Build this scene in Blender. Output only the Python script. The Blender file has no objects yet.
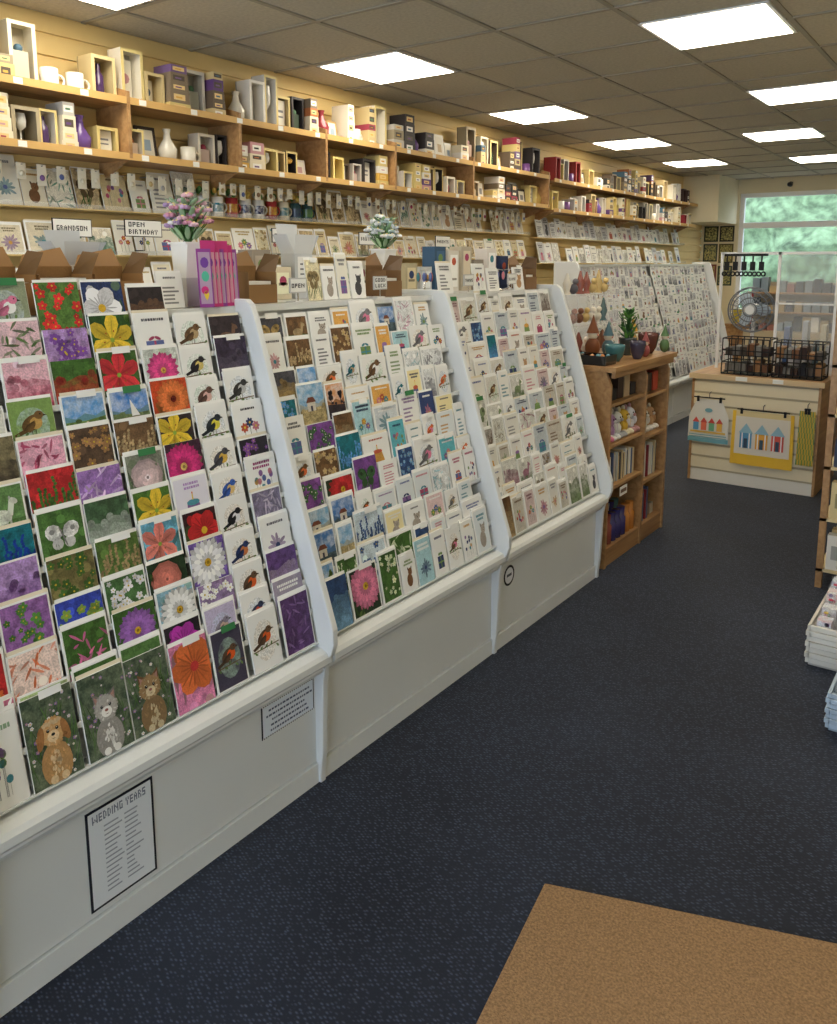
import bpy, math, random
from math import *
from mathutils import Vector, Matrix, noise as mnoise
rnd = random.Random(11)

def lin(c):
    c = c/255.0
    return c/12.92 if c <= 0.04045 else ((c+0.055)/1.055)**2.4
def C(r,g,b): return (lin(r),lin(g),lin(b))
WHITE=C(236,236,232); OFF=C(222,222,216); CREAM=C(226,208,160); BLACK=C(22,22,24)

# ------------------------------------------------------------------ materials
def newmat(name):
    m=bpy.data.materials.new(name); m.use_nodes=True
    nt=m.node_tree; b=nt.nodes['Principled BSDF']
    return m,nt,b
def vmat(name,rough=0.5,metal=0.0,spec=0.4):
    m,nt,b=newmat(name); N=nt.nodes; L=nt.links
    a=N.new('ShaderNodeAttribute'); a.attribute_name='col'
    a2=N.new('ShaderNodeAttribute'); a2.attribute_name='col2'
    tc=N.new('ShaderNodeTexCoord')
    n1=N.new('ShaderNodeTexNoise'); n1.inputs['Scale'].default_value=46; n1.inputs['Detail'].default_value=2.5
    L.new(tc.outputs['Object'],n1.inputs['Vector'])
    mr=N.new('ShaderNodeMapRange'); mr.inputs[1].default_value=.36; mr.inputs[2].default_value=.66
    L.new(n1.outputs['Fac'],mr.inputs[0])
    mul=N.new('ShaderNodeMath'); mul.operation='MULTIPLY'
    L.new(mr.outputs[0],mul.inputs[0]); L.new(a2.outputs['Alpha'],mul.inputs[1])
    mx=N.new('ShaderNodeMix'); mx.data_type='RGBA'
    L.new(mul.outputs[0],mx.inputs[0]); L.new(a.outputs['Color'],mx.inputs[6]); L.new(a2.outputs['Color'],mx.inputs[7])
    n2=N.new('ShaderNodeTexNoise'); n2.inputs['Scale'].default_value=230; n2.inputs['Detail'].default_value=2
    L.new(tc.outputs['Object'],n2.inputs['Vector'])
    mr2=N.new('ShaderNodeMapRange'); mr2.inputs[1].default_value=.35; mr2.inputs[2].default_value=.65
    mr2.inputs[3].default_value=.72; mr2.inputs[4].default_value=1.25
    L.new(n2.outputs['Fac'],mr2.inputs[0])
    mx2=N.new('ShaderNodeMix'); mx2.data_type='RGBA'; mx2.blend_type='MULTIPLY'
    L.new(a2.outputs['Alpha'],mx2.inputs[0]); L.new(mx.outputs[2],mx2.inputs[6]); L.new(mr2.outputs[0],mx2.inputs[7])
    L.new(mx2.outputs[2],b.inputs['Base Color'])
    b.inputs['Roughness'].default_value=rough; b.inputs['Metallic'].default_value=metal
    b.inputs['Specular IOR Level'].default_value=spec
    return m
M_PAINT=vmat('printed_card',.5,0,.3)
M_GLOSS=vmat('glazed_gloss',.12,0,.6)
def wood(name,c1,c2,axis=1,rough=.4):
    m,nt,b=newmat(name); N=nt.nodes; L=nt.links
    tc=N.new('ShaderNodeTexCoord'); mp=N.new('ShaderNodeMapping')
    s=[22,22,22]; s[axis]=1.6
    mp.inputs['Scale'].default_value=s
    n=N.new('ShaderNodeTexNoise'); n.inputs['Scale'].default_value=1.6; n.inputs['Detail'].default_value=6; n.inputs['Distortion'].default_value=.4
    r=N.new('ShaderNodeValToRGB'); r.color_ramp.elements[0].position=.35; r.color_ramp.elements[1].position=.68
    r.color_ramp.elements[0].color=(*c1,1); r.color_ramp.elements[1].color=(*c2,1)
    L.new(tc.outputs['Object'],mp.inputs[0]); L.new(mp.outputs[0],n.inputs[0]); L.new(n.outputs['Fac'],r.inputs[0]); L.new(r.outputs[0],b.inputs['Base Color'])
    b.inputs['Roughness'].default_value=rough
    return m
M_WOOD=wood('beech_wood',C(154,114,72),C(184,144,96))
M_METAL,_,b=newmat('chrome_metal'); b.inputs['Base Color'].default_value=(.7,.7,.7,1); b.inputs['Metallic'].default_value=1; b.inputs['Roughness'].default_value=.25
M_CLEAR,nt,b=newmat('clear_acrylic')
b.inputs['Base Color'].default_value=(.9,.93,.95,1); b.inputs['Roughness'].default_value=.05; b.inputs['Alpha'].default_value=.16
M_FOIL=vmat('foil_sheen',.28,.6,.5)
MATS=[M_PAINT,M_GLOSS,M_WOOD,M_METAL,M_CLEAR,M_FOIL]
PAINT,GLOSS,WOOD,METAL,CLEAR,FOIL=range(6)

def plainmat(name,col,rough=.5,bump=0,bscale=200,var=0,vscale=6,spec=.4):
    m,nt,b=newmat(name); N=nt.nodes; L=nt.links
    b.inputs['Base Color'].default_value=(*col,1); b.inputs['Roughness'].default_value=rough
    b.inputs['Specular IOR Level'].default_value=spec
    tc=N.new('ShaderNodeTexCoord')
    if var:
        n=N.new('ShaderNodeTexNoise'); n.inputs['Scale'].default_value=vscale; n.inputs['Detail'].default_value=5
        L.new(tc.outputs['Object'],n.inputs[0])
        r=N.new('ShaderNodeValToRGB'); r.color_ramp.elements[0].position=.3; r.color_ramp.elements[1].position=.7
        r.color_ramp.elements[0].color=(*[c*(1-var) for c in col],1); r.color_ramp.elements[1].color=(*[min(1,c*(1+var)) for c in col],1)
        L.new(n.outputs['Fac'],r.inputs[0]); L.new(r.outputs[0],b.inputs['Base Color'])
    if bump:
        n=N.new('ShaderNodeTexNoise'); n.inputs['Scale'].default_value=bscale
        L.new(tc.outputs['Object'],n.inputs[0])
        bp=N.new('ShaderNodeBump'); bp.inputs['Strength'].default_value=bump; bp.inputs['Distance'].default_value=.004
        L.new(n.outputs['Fac'],bp.inputs['Height']); L.new(bp.outputs[0],b.inputs['Normal'])
    return m
M_SHELFWHITE=plainmat('white_laminate',C(224,226,225),.32,0,0,.02,3)
M_SLAT=plainmat('cream_slatwall',C(224,197,136),.5,0,0,.05,2)
M_CEIL=plainmat('ceiling_tile',C(200,194,177),.9,.3,160,.10,60,.1)
M_TBAR=plainmat('ceiling_grid',C(160,153,138),.5)
M_WALLP=plainmat('painted_wall',C(222,210,176),.7,.1,90,.03,3)
M_PVC=plainmat('white_upvc',C(235,236,236),.3)

def emis(name,col,s):
    m,nt,b=newmat(name); b.inputs['Base Color'].default_value=(*col,1)
    b.inputs['Emission Color'].default_value=(*col,1); b.inputs['Emission Strength'].default_value=s
    return m
M_LIGHT=emis('light_panel_diffuser',(1,.91,.74),11)

# carpet
M_CARPET,nt,b=newmat('navy_carpet'); N=nt.nodes; L=nt.links
tc=N.new('ShaderNodeTexCoord')
mp=N.new('ShaderNodeMapping'); mp.inputs['Rotation'].default_value=(0,0,.6); mp.inputs['Scale'].default_value=(1,1.9,1)
L.new(tc.outputs['Object'],mp.inputs[0])
v=N.new('ShaderNodeTexVoronoi'); v.inputs['Scale'].default_value=66; v.inputs['Randomness'].default_value=.45; L.new(mp.outputs[0],v.inputs['Vector'])
n=N.new('ShaderNodeTexNoise'); n.inputs['Scale'].default_value=260; n.inputs['Detail'].default_value=3; L.new(tc.outputs['Object'],n.inputs[0])
n3=N.new('ShaderNodeTexNoise'); n3.inputs['Scale'].default_value=1.5; n3.inputs['Detail'].default_value=3; L.new(tc.outputs['Object'],n3.inputs[0])
mr=N.new('ShaderNodeMapRange'); mr.inputs[1].default_value=.0; mr.inputs[2].default_value=.42; mr.inputs[3].default_value=1; mr.inputs[4].default_value=0
L.new(v.outputs['Distance'],mr.inputs[0])
ml=N.new('ShaderNodeMath'); ml.operation='MULTIPLY'; L.new(mr.outputs[0],ml.inputs[0]); L.new(n.outputs['Fac'],ml.inputs[1])
ml2=N.new('ShaderNodeMath'); ml2.operation='MULTIPLY_ADD'; L.new(n3.outputs['Fac'],ml2.inputs[0]); ml2.inputs[1].default_value=.25; L.new(ml.outputs[0],ml2.inputs[2])
r=N.new('ShaderNodeValToRGB'); r.color_ramp.elements[0].position=.1; r.color_ramp.elements[0].color=(*C(19,25,40),1)
r.color_ramp.elements[1].position=.68; r.color_ramp.elements[1].color=(*C(74,86,110),1)
L.new(ml2.outputs[0],r.inputs[0]); L.new(r.outputs[0],b.inputs['Base Color'])
b.inputs['Roughness'].default_value=.75; b.inputs['Specular IOR Level'].default_value=.3
b.inputs['Sheen Weight'].default_value=.12; b.inputs['Sheen Roughness'].default_value=.4
bp=N.new('ShaderNodeBump'); bp.inputs['Strength'].default_value=.6; bp.inputs['Distance'].default_value=.005
L.new(ml.outputs[0],bp.inputs['Height']); L.new(bp.outputs[0],b.inputs['Normal'])
M_COIR=plainmat('coir_mat',C(158,126,92),.95,.9,330,.32,170,.1)
M_HEDGE=plainmat('foliage',C(112,134,100),.8,.6,20,.6,6)

# ------------------------------------------------------------------ mesh builder
class MB:
    def __init__(s): s.v=[];s.f=[];s.c=[];s.c2=[];s.m=[];s.sm=[]
    def add(s,vs,fs,col,m=0,col2=None,busy=0,T=None,smooth=False):
        o=len(s.v)
        if T is not None: vs=[T@Vector(p) for p in vs]
        s.v.extend([tuple(p) for p in vs])
        c2=(*(col2 or col),busy); c=(*col,1)
        for f in fs:
            s.f.append([o+i for i in f]); s.c.append(c); s.c2.append(c2); s.m.append(m); s.sm.append(smooth)
    def box(s,x0,x1,y0,y1,z0,z1,col,m=0,T=None,**k):
        vs=[(x,y,z) for x in (x0,x1) for y in (y0,y1) for z in (z0,z1)]
        fs=[(0,1,3,2),(4,6,7,5),(0,4,5,1),(2,3,7,6),(0,2,6,4),(1,5,7,3)]
        s.add(vs,fs,col,m,T=T,**k)
    def lathe(s,c,prof,col,m=0,n=14,T=None,cap=True,**k):
        vs=[];fs=[]
        for r,z in prof:
            for i in range(n):
                a=2*pi*i/n; vs.append((c[0]+r*cos(a),c[1]+r*sin(a),c[2]+z))
        for j in range(len(prof)-1):
            for i in range(n):
                i2=(i+1)%n; fs.append((j*n+i,j*n+i2,(j+1)*n+i2,(j+1)*n+i))
        s.add(vs,fs,col,m,T=T,smooth=True,**k)
        if cap:
            e=[tuple(range(n-1,-1,-1)),tuple(range((len(prof)-1)*n,len(prof)*n))]
            s.add(vs,e,col,m,T=T,**k)
    def cyl(s,p0,p1,r0,r1,col,m=0,n=10,**k):
        p0=Vector(p0);p1=Vector(p1);d=p1-p0;l=d.length
        q=d.to_track_quat('Z','Y').to_matrix().to_4x4(); T=Matrix.Translation(p0)@q
        s.lathe((0,0,0),[(r0,0),(r1,l)],col,m,n,T=T,**k)
    def ell(s,c,r,col,m=0,n=12,T=None,**k):
        T2=Matrix.Translation(c)@Matrix.Diagonal((r[0],r[1],r[2],1))
        if T is not None: T2=T@T2
        k2=max(5,n//2+1)
        s.lathe((0,0,0),[(max(.001,sin(pi*j/k2)),-cos(pi*j/k2)) for j in range(k2+1)],col,m,n,T=T2,cap=False,**k)
    def prism(s,poly,y0,y1,col,m=0,T=None,smooth=False,**k):
        n=len(poly); vs=[(x,y0,z) for x,z in poly]+[(x,y1,z) for x,z in poly]
        fs=[(i,(i+1)%n,n+(i+1)%n,n+i) for i in range(n)]+[tuple(range(n-1,-1,-1)),tuple(range(n,2*n))]
        s.add(vs,fs,col,m,T=T,**k)
    def torus(s,c,R,r,col,m=0,T=None,n=20,k=6):
        vs=[];fs=[]
        for i in range(n):
            a=2*pi*i/n
            for j in range(k):
                b_=2*pi*j/k; q=R+r*cos(b_); vs.append((c[0]+q*cos(a),c[1]+q*sin(a),c[2]+r*sin(b_)))
        for i in range(n):
            for j in range(k):
                fs.append((i*k+j,((i+1)%n)*k+j,((i+1)%n)*k+(j+1)%k,i*k+(j+1)%k))
        s.add(vs,fs,col,m,T=T,smooth=True)
    def build(s,name,parent=None,mats=None,bevel=0,mat=None):
        me=bpy.data.meshes.new(name); me.from_pydata(s.v,[],s.f)
        for mm in ([mat] if mat else MATS): me.materials.append(mm)
        if not mat: me.polygons.foreach_set('material_index',s.m)
        me.polygons.foreach_set('use_smooth',s.sm)
        for nm,src in (('col',s.c),('col2',s.c2)):
            at=me.attributes.new(nm,'FLOAT_COLOR','CORNER')
            arr=[]
            for f,c in zip(s.f,src): arr.extend(list(c)*len(f))
            at.data.foreach_set('color',arr)
        me.update()
        ob=bpy.data.objects.new(name,me); bpy.context.scene.collection.objects.link(ob)
        if parent: ob.parent=parent
        if bevel:
            bv=ob.modifiers.new('bevel','BEVEL'); bv.width=bevel; bv.segments=2; bv.limit_method='ANGLE'
        return ob
def empty(name,loc=(0,0,0)):
    e=bpy.data.objects.new(name,None); bpy.context.scene.collection.objects.link(e); return e

# ------------------------------------------------------------------ flat printed card art
def mul(c,f): return tuple(min(1,x*f) for x in c)
def mixc(a,b,t): return tuple(x*(1-t)+y*t for x,y in zip(a,b))
def lum(c): return .3*c[0]+.6*c[1]+.1*c[2]
class Fr:
    """card frame: origin bottom-left, U right, V up, N outward"""
    def __init__(s,mb,P,U,V,N): s.mb=mb;s.P=Vector(P);s.U=Vector(U).normalized();s.V=Vector(V).normalized();s.N=Vector(N).normalized()
    def pt(s,u,v,n=0): return s.P+s.U*u+s.V*v+s.N*n
    def box(s,u0,u1,v0,v1,n0,n1,col,m=0,**k):
        vs=[s.pt(u,v,n) for n in (n0,n1) for u in (u0,u1) for v in (v0,v1)]
        s.mb.add(vs,[(0,1,3,2),(4,6,7,5),(0,4,5,1),(2,3,7,6),(0,2,6,4),(1,5,7,3)],col,m,**k)
    def poly(s,pts,col,lay,m=0,**k):
        if hasattr(s,'clip'): 
            w,h=s.clip; pts=[(min(max(u,0),w),min(max(v,0),h)) for u,v in pts]
            if 'busy' not in k and lum(col)<.72: k['busy']=.4; k['col2']=mul(col,.65)
        s.mb.add([s.pt(u,v,.0004*lay) for u,v in pts],[tuple(range(len(pts)))],col,m,**k)
    def rect(s,u0,v0,u1,v1,col,lay,**k): s.poly([(u0,v0),(u1,v0),(u1,v1),(u0,v1)],col,lay,**k)
    def el(s,cu,cv,ru,rv,rot,col,lay,n=9,**k):
        pts=[]
        for i in range(n):
            a=2*pi*i/n; x=ru*cos(a);y=rv*sin(a); pts.append((cu+x*cos(rot)-y*sin(rot),cv+x*sin(rot)+y*cos(rot)))
        s.poly(pts,col,lay,**k)
    def petal(s,cu,cv,l,wd,rot,col,lay,**k):
        pr=[(0,0),(.25,.6),(.6,1),(.88,.7),(1,0),(.88,-.7),(.6,-1),(.25,-.6)]
        s.poly([(cu+a*l*cos(rot)-b*wd*sin(rot),cv+a*l*sin(rot)+b*wd*cos(rot)) for a,b in pr],col,lay,**k)
G1=C(62,96,40);G2=C(130,160,70)
def art(F,w,h,sp,rg):
    k=sp[0]; F.clip=(w,h)
    if k=='fl':
        bg,pc,cc=sp[1:4]; F.rect(0,0,w,h,bg,1,col2=mul(bg,.45),busy=.8)
        for i in range(5): F.el(rg.random()*w,rg.random()*h,.12*w,.12*w,0,mixc(bg,rg.choice([G1,G2,mul(bg,1.6)]),.4),1.5,n=9)
        for i in range(4): F.petal(rg.uniform(0,1)*w,rg.uniform(-.1,.3)*h,.6*h,.06*w,rg.uniform(.8,2.3),mul(mixc(bg,G1,.6),rg.uniform(.6,1.2)),2)
        R=max(w,h)*rg.uniform(.44,.56); cu=w*.5+rg.uniform(-.1,.1)*w; cv=h*.54+rg.uniform(-.06,.06)*h; st=rg.choice([0,0,0,1,2,3])
        if st==0:
            n=rg.choice([14,17,20]); o=rg.random()
            for ring,(rr,f) in enumerate([(1,.62),(.9,.9),(.68,1.15),(.42,.8)]):
                for i in range(n):
                    a=2*pi*(i+.5*ring)/n+o; F.petal(cu,cv,R*rr*rg.uniform(.93,1.03),R*.12*rr+.0008,a,mul(pc,f*rg.uniform(.88,1.12)),2+ring)
            for i in range(16): a=rg.uniform(0,6.28); F.el(cu+R*.13*cos(a),cv+R*.13*sin(a),R*.035,R*.035,0,mul(cc,rg.uniform(.5,1.2)),7,n=5)
            F.el(cu,cv,R*.16,R*.16,0,cc,6,n=10); F.el(cu,cv,R*.07,R*.07,0,mul(cc,.4),7,n=8)
        elif st==1:
            for ring in range(7):
                rr=1-.14*ring; n=max(4,10-ring)
                for i in range(n):
                    a=2*pi*i/n+ring*.5; F.el(cu+R*rr*.55*cos(a),cv+R*rr*.55*sin(a),R*.26*rr+.001,R*.32*rr+.001,a,mul(pc,(.55+.11*ring)*rg.uniform(.8,1.15)),2+ring,n=8)
            F.el(cu,cv,R*.07,R*.07,0,mul(pc,.35),9,n=7)
        elif st==2:
            for ring,f in ((0,.75),(1,1.1)):
                for i in range(3):
                    a=2*pi*i/3+ring*pi/3+.4; F.petal(cu,cv,R*1.05,R*.3,a,mul(pc,f),2+ring*3); F.petal(cu,cv,R*.95,R*.15,a,mul(pc,f*.9),3+ring*3); F.petal(cu,cv,R*.8,R*.04,a,mul(pc,f*.65),4+ring*3)
            for i in range(6): a=i*1.05+.2; F.el(cu+R*.35*cos(a),cv+R*.35*sin(a),R*.05,R*.03,a,C(170,90,30),8,n=6)
            F.el(cu,cv,R*.1,R*.1,0,C(150,180,70),8,n=7)
        else:
            F.el(w*.22,h*.82,R*.2,R*.25,.3,mul(pc,.6),2,n=8)
            for i in range(6): a=i*pi/3; F.el(cu+R*.5*cos(a),cv+R*.5*sin(a),R*.42,R*.36,a,mul(pc,.8 if i%2 else 1.1),3+i%2,n=10)
            for i in range(18): a=i*pi/9; F.petal(cu,cv,R*rg.uniform(.5,.8),R*.03,a,mul(pc,.6),5)
            F.el(cu,cv,R*.17,R*.17,0,cc,6,n=9)
    elif k=='ph':
        A,B=sp[1],sp[2]
        F.rect(0,0,w,h,mul(A,1.1),1,col2=mul(A,.45) if lum(A)<.5 else mul(A,.8),busy=.8)
        t=rg.choice([0,0,1,2,3,4,5,0,2,5])
        for i in range(6): F.el(rg.random()*w,rg.random()*h,.1*w,.1*w,0,mul(A,rg.uniform(.7,1.6)),1.5,n=9)
        if t==0:
            for i in range(20):
                r=rg.uniform(.05,.13)*w; cu=rg.uniform(.05,.95)*w; cv=rg.uniform(.05,.95)*h; c=mul(B,rg.uniform(.75,1.45)); a0=rg.random()
                for j in range(5): F.el(cu+cos(j*1.257+a0)*r*.55,cv+sin(j*1.257+a0)*r*.55,r*.5,r*.38,j*1.257+a0,c,2+i%3,n=6)
                F.el(cu,cv,r*.2,r*.2,0,mul(YL,.8) if lum(B)>.1 else WHITE,5,n=6)
        elif t==1:
            for i in range(12):
                cu=(i+.5+rg.uniform(-.3,.3))/12*w; hh=rg.uniform(.4,.98)*h
                F.rect(cu-.006*w,0,cu+.006*w,hh*.6,G1,2)
                for q in range(8): F.el(cu+rg.uniform(-.025,.025)*w,hh*(.5+.06*q),.04*w,.03*h,rg.random(),mul(B,rg.uniform(.6,1.4)),3,n=6)
        elif t==2:
            for i in range(30): F.petal(rg.uniform(-.1,1)*w,rg.uniform(-.1,.9)*h,rg.uniform(.15,.4)*w,.03*w,rg.uniform(0,6.28),mul(mixc(B,A,.4*rg.random()),rg.uniform(.6,1.4)),2+i%3)
        elif t==3:
            F.el(w*.5,h*.5,.02*w,.22*h,.3,mul(B,.25),5)
            for q in (-1,1):
                F.el(w*.5+q*w*.2,h*.6,.2*w,.15*h,.5*q,B,3,n=10,col2=mul(B,.4),busy=.9); F.el(w*.5+q*w*.14,h*.38,.13*w,.11*h,-.4*q,mul(B,.7),2,n=10); F.el(w*.5+q*w*.24,h*.62,.06*w,.05*h,0,mul(B,.3),4,n=7)
            for i in range(8): F.petal(rg.random()*w,0,.4*h,.02*w,rg.uniform(1,2),G1,2)
        elif t==4:
            F.rect(0,0,w,h*.35,mul(A,.7),2,busy=.9,col2=G1)
            c=mul(B,1); F.el(w*.48,h*.42,w*.25,h*.15,0,c,4,n=12,col2=mul(c,.5),busy=.8)
            for q in (.28,.36,.58,.66): F.rect(w*q,h*.12,w*(q+.045),h*.4,mul(c,.6),3)
            F.poly([(w*.62,h*.42),(w*.7,h*.72),(w*.82,h*.7),(w*.74,h*.42)],c,4); F.el(w*.79,h*.7,w*.1,h*.06,-.5,mul(c,.9),5,n=9); F.el(w*.72,h*.77,w*.025,h*.04,0,mul(c,.6),5,n=6)
            for i in range(14): F.petal(rg.random()*w,-.05*h,.3*h,.015*w,rg.uniform(1,2.1),mul(mixc(A,G1,.6),rg.uniform(.6,1.5)),6)
        else:
            for i in range(4): F.poly([(0,0),(w,0),(w,h*(.6-.14*i)+rg.uniform(-.04,.04)*h),(w*.6,h*(.66-.14*i)),(w*.3,h*(.56-.14*i)),(0,h*(.62-.14*i))],mixc(A,B,(i+1)/4),2+i,col2=mul(B,.45),busy=.8)
            for i in range(5): F.el(rg.random()*w,h*rg.uniform(.5,.7),.09*w,.09*w,0,mul(mixc(A,B,.5),rg.uniform(.5,1)),3,busy=.9,col2=mul(B,.5))
    elif k=='ld':
        sk,ldc=sp[1:3]
        F.rect(0,0,w,h,sk,1,col2=C(235,240,245),busy=.5)
        F.poly([(0,h*.3),(w,h*.3),(w,h*.62),(w*.75,h*.52),(w*.5,h*.6),(w*.25,h*.5),(0,h*.58)],mixc(ldc,sk,.5),2)
        F.poly([(0,0),(w,0),(w,h*(.4+.1*rg.random())),(w*.5,h*.44),(0,h*(.38+.12*rg.random()))],ldc,3,col2=mul(ldc,.4),busy=1)
        for i in range(6): F.el(rg.random()*w,h*rg.uniform(.3,.5),.08*w,.05*w,0,mul(ldc,rg.uniform(.4,.9)),3.5)
        t=rg.randint(0,3)
        if t==0: F.rect(w*.3,h*.38,w*.62,h*.58,C(215,208,195),4); F.poly([(w*.26,h*.58),(w*.66,h*.58),(w*.56,h*.7),(w*.36,h*.7)],C(120,70,55),5); F.rect(w*.42,h*.38,w*.5,h*.5,C(60,60,80),5)
        elif t==1:
            for q in (.2,.75):
                F.rect(w*q,h*.3,w*(q+.03),h*.6,C(70,50,35),4)
                for i in range(6): F.el(w*(q+.015+rg.uniform(-.08,.08)),h*rg.uniform(.58,.78),w*.08,h*.07,0,mul(ldc,rg.uniform(.4,.9)),5)
        elif t==2: F.poly([(w*.3,h*.3),(w*.7,h*.3),(w*.76,h*.37),(w*.24,h*.37)],C(150,60,50),4); F.poly([(w*.5,h*.39),(w*.5,h*.8),(w*.72,h*.39)],WHITE,4)
        else: F.poly([(w*.4,0),(w*.75,0),(w*.55,h*.42),(w*.5,h*.42)],C(205,190,160),4)
    elif k=='bd':
        bg,bc,br=sp[1:4]; F.rect(0,0,w,h,bg,1)
        F.el(w*.5,h*.5,w*.38,h*.36,0,mixc(bg,rg.choice([C(180,210,190),C(190,205,225),C(225,210,190)]),.5),2,n=14,col2=bg,busy=.9)
        cu,cv=w*.47,h*.56; s=w*1.05
        F.poly([(cu-.05*s,cv-.05*s),(cu-.40*s,cv-.2*s),(cu-.36*s,cv-.26*s),(cu,cv-.14*s)],mul(bc,.6),3)
        F.el(cu,cv,.24*s,.15*s,.5,bc,4,n=14,col2=mul(bc,.5),busy=.8); F.el(cu+.09*s,cv-.01*s,.14*s,.13*s,.4,br,5,n=12)
        for i in range(4): F.petal(cu+.08*s,cv+.05*s-.02*s*i,(.34-.03*i)*s,.04*s,3.75+.06*i,mul(bc,.4+.15*i),6+i*.5)
        F.el(cu+.17*s,cv+.15*s,.1*s,.09*s,0,bc,6,n=12); F.poly([(cu+.25*s,cv+.17*s),(cu+.35*s,cv+.13*s),(cu+.25*s,cv+.11*s)],C(60,50,30),5)
        F.el(cu+.2*s,cv+.17*s,.018*s,.018*s,0,BLACK,7,n=6)
        for q in (-.02,.06): F.rect(cu+q*s,cv-.28*s,cu+q*s+.014*s,cv-.12*s,C(70,50,40),3)
        F.poly([(w*.05,cv-.3*s),(w*.95,cv-.26*s),(w*.95,cv-.235*s),(w*.05,cv-.27*s)],C(110,85,55),4)
        for q in range(5): F.petal(w*(.08+.19*q),cv-.28*s,.13*w,.03*w,rg.uniform(-1.5,1.5),mul(C(110,140,80),rg.uniform(.6,1.1)),5)
    elif k in('dog','cat','fox'):
        c,cd,cl=sp[1:4]
        F.rect(0,0,w,h,C(62,78,62),1,col2=C(112,124,100),busy=.9)
        for i in range(34): F.petal(rg.uniform(0,1)*w,rg.uniform(-.1,.6)*h,rg.uniform(.2,.4)*h,.01*w,rg.uniform(1.1,2.0),mul(C(80,115,60),rg.uniform(.4,1.3)),2)
        for i in range(46):
            a,b_=rg.uniform(.03,.97)*w,rg.uniform(.03,.97)*h; r=rg.uniform(.012,.032)*w; fc=rg.choice([C(225,215,235),C(170,130,180),C(150,120,180),C(230,230,235)])
            for j in range(5): F.el(a+r*.8*cos(j*1.257),b_+r*.8*sin(j*1.257),r*.6,r*.5,0,fc,3,n=6)
            F.el(a,b_,r*.4,r*.4,0,YL,4,n=6)
        cu=w*.5; S=1.18
        F.el(cu,h*.2,w*.26*S,h*.25,0,mul(c,.75),5,n=16)
        for q in range(50): a=rg.uniform(0,6.28); t_=sqrt(rg.random()); F.petal(cu+w*.24*t_*cos(a),h*.2+h*.2*t_*sin(a),w*.09,w*.02,rg.uniform(3.9,5.5),mul(c,rg.uniform(.65,1.15)),6)
        for q in range(30): a=rg.uniform(0,6.28); t_=sqrt(rg.random()); F.petal(cu+w*.1*t_*cos(a),h*.24+h*.14*t_*sin(a),w*.09,w*.022,rg.uniform(4.2,5.2),mul(cl,rg.uniform(.85,1.15)),7)
        for q in (-1,1): F.el(cu+q*w*.11,h*.045,w*.08,h*.05,0,cl,8,n=10)
        hy=h*.56
        if k!='dog':
            for q in (-1,1): F.poly([(cu+q*w*.25,hy+.21*h),(cu+q*w*.23,hy+.02*h),(cu+q*w*.05,hy+.13*h)][::int(q)],cd,7); F.poly([(cu+q*w*.225,hy+.17*h),(cu+q*w*.2,hy+.04*h),(cu+q*w*.09,hy+.11*h)][::int(q)],C(180,135,125),8)
        for q in range(26): a=2*pi*q/26; F.petal(cu+w*.14*cos(a),hy+h*.09*sin(a),w*rg.uniform(.1,.15),w*.035,a,mul(c,rg.uniform(.75,1.1)),8)
        F.el(cu,hy,w*.2*S,h*.125*S,0,c,9,n=16,col2=mul(c,.75),busy=.4)
        for q in range(26): a=rg.uniform(0,6.28); t_=sqrt(rg.random()); F.petal(cu+w*.19*t_*cos(a),hy+h*.12*t_*sin(a),w*.07,w*.016,a,mul(mixc(c,cl,rg.random()),rg.uniform(.8,1.1)),9.5)
        if k=='dog':
            for q in (-1,1):
                F.el(cu+q*w*.25,hy-.03*h,w*.075,h*.13,q*.2,cd,10,n=12)
                for i in range(9): F.petal(cu+q*w*(.25+rg.uniform(-.04,.04)),hy+rg.uniform(-.1,.08)*h,w*.09,w*.025,4.7+rg.uniform(-.6,.6),mul(cd,rg.uniform(.7,1.25)),10.5)
            for i in range(7): F.el(cu+(i-3)*w*.05,hy+.1*h+rg.uniform(-.01,.01)*h,w*.04,w*.045,0,mul(cl,rg.uniform(.8,1)),10,n=7)
        F.el(cu,hy-.05*h,w*.12,h*.065,0,mul(cl,1.1),10,n=12)
        for q in (-1,1): F.el(cu+q*w*.09,hy+.025*h,w*.032,w*.034,0,BLACK,11,n=10); F.el(cu+q*w*.085,hy+.032*h,w*.009,w*.009,0,WHITE,12,n=6)
        F.el(cu,hy-.03*h,w*.04,w*.03,0,BLACK if k=='dog' else C(160,100,90),11,n=8); F.rect(cu-w*.03,hy-.078*h,cu+w*.03,hy-.073*h,C(90,50,40),11)
    elif k=='tx':
        bg,ac=sp[1:3]; F.rect(0,0,w,h,bg,1)
        y=h*.9
        for i in range(rg.randint(1,2)):
            l=rg.uniform(.2,.38)*w; q=w/2-l
            while q<w/2+l: q2=q+rg.uniform(.03,.07)*w; F.rect(q,y-.055*h,q2,y,ac,2); q=q2+.015*w
            y-=.09*h
        j=rg.randint(0,6); cu=w*.5; cv=h*.4; c=rg.choice(ACC); c2=rg.choice(ACC)
        if j==0:
            for i in range(9):
                a,b_=rg.uniform(.2,.8)*w,rg.uniform(.25,.65)*h; cc=rg.choice(ACC); F.el(a,b_,.07*w,.085*w,0,cc,2+i%2); F.rect(a-.003*w,h*.1,a+.003*w,b_,GY,1.5)
        elif j==1:
            F.rect(cu-.26*w,h*.12,cu+.26*w,h*.42,c,2); F.rect(cu-.03*w,h*.12,cu+.03*w,h*.42,c2,3); F.rect(cu-.26*w,h*.25,cu+.26*w,h*.29,c2,3); F.el(cu-.09*w,h*.47,.1*w,.035*h,.4,c2,3);F.el(cu+.09*w,h*.47,.1*w,.035*h,-.4,c2,3)
        elif j==2:
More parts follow.
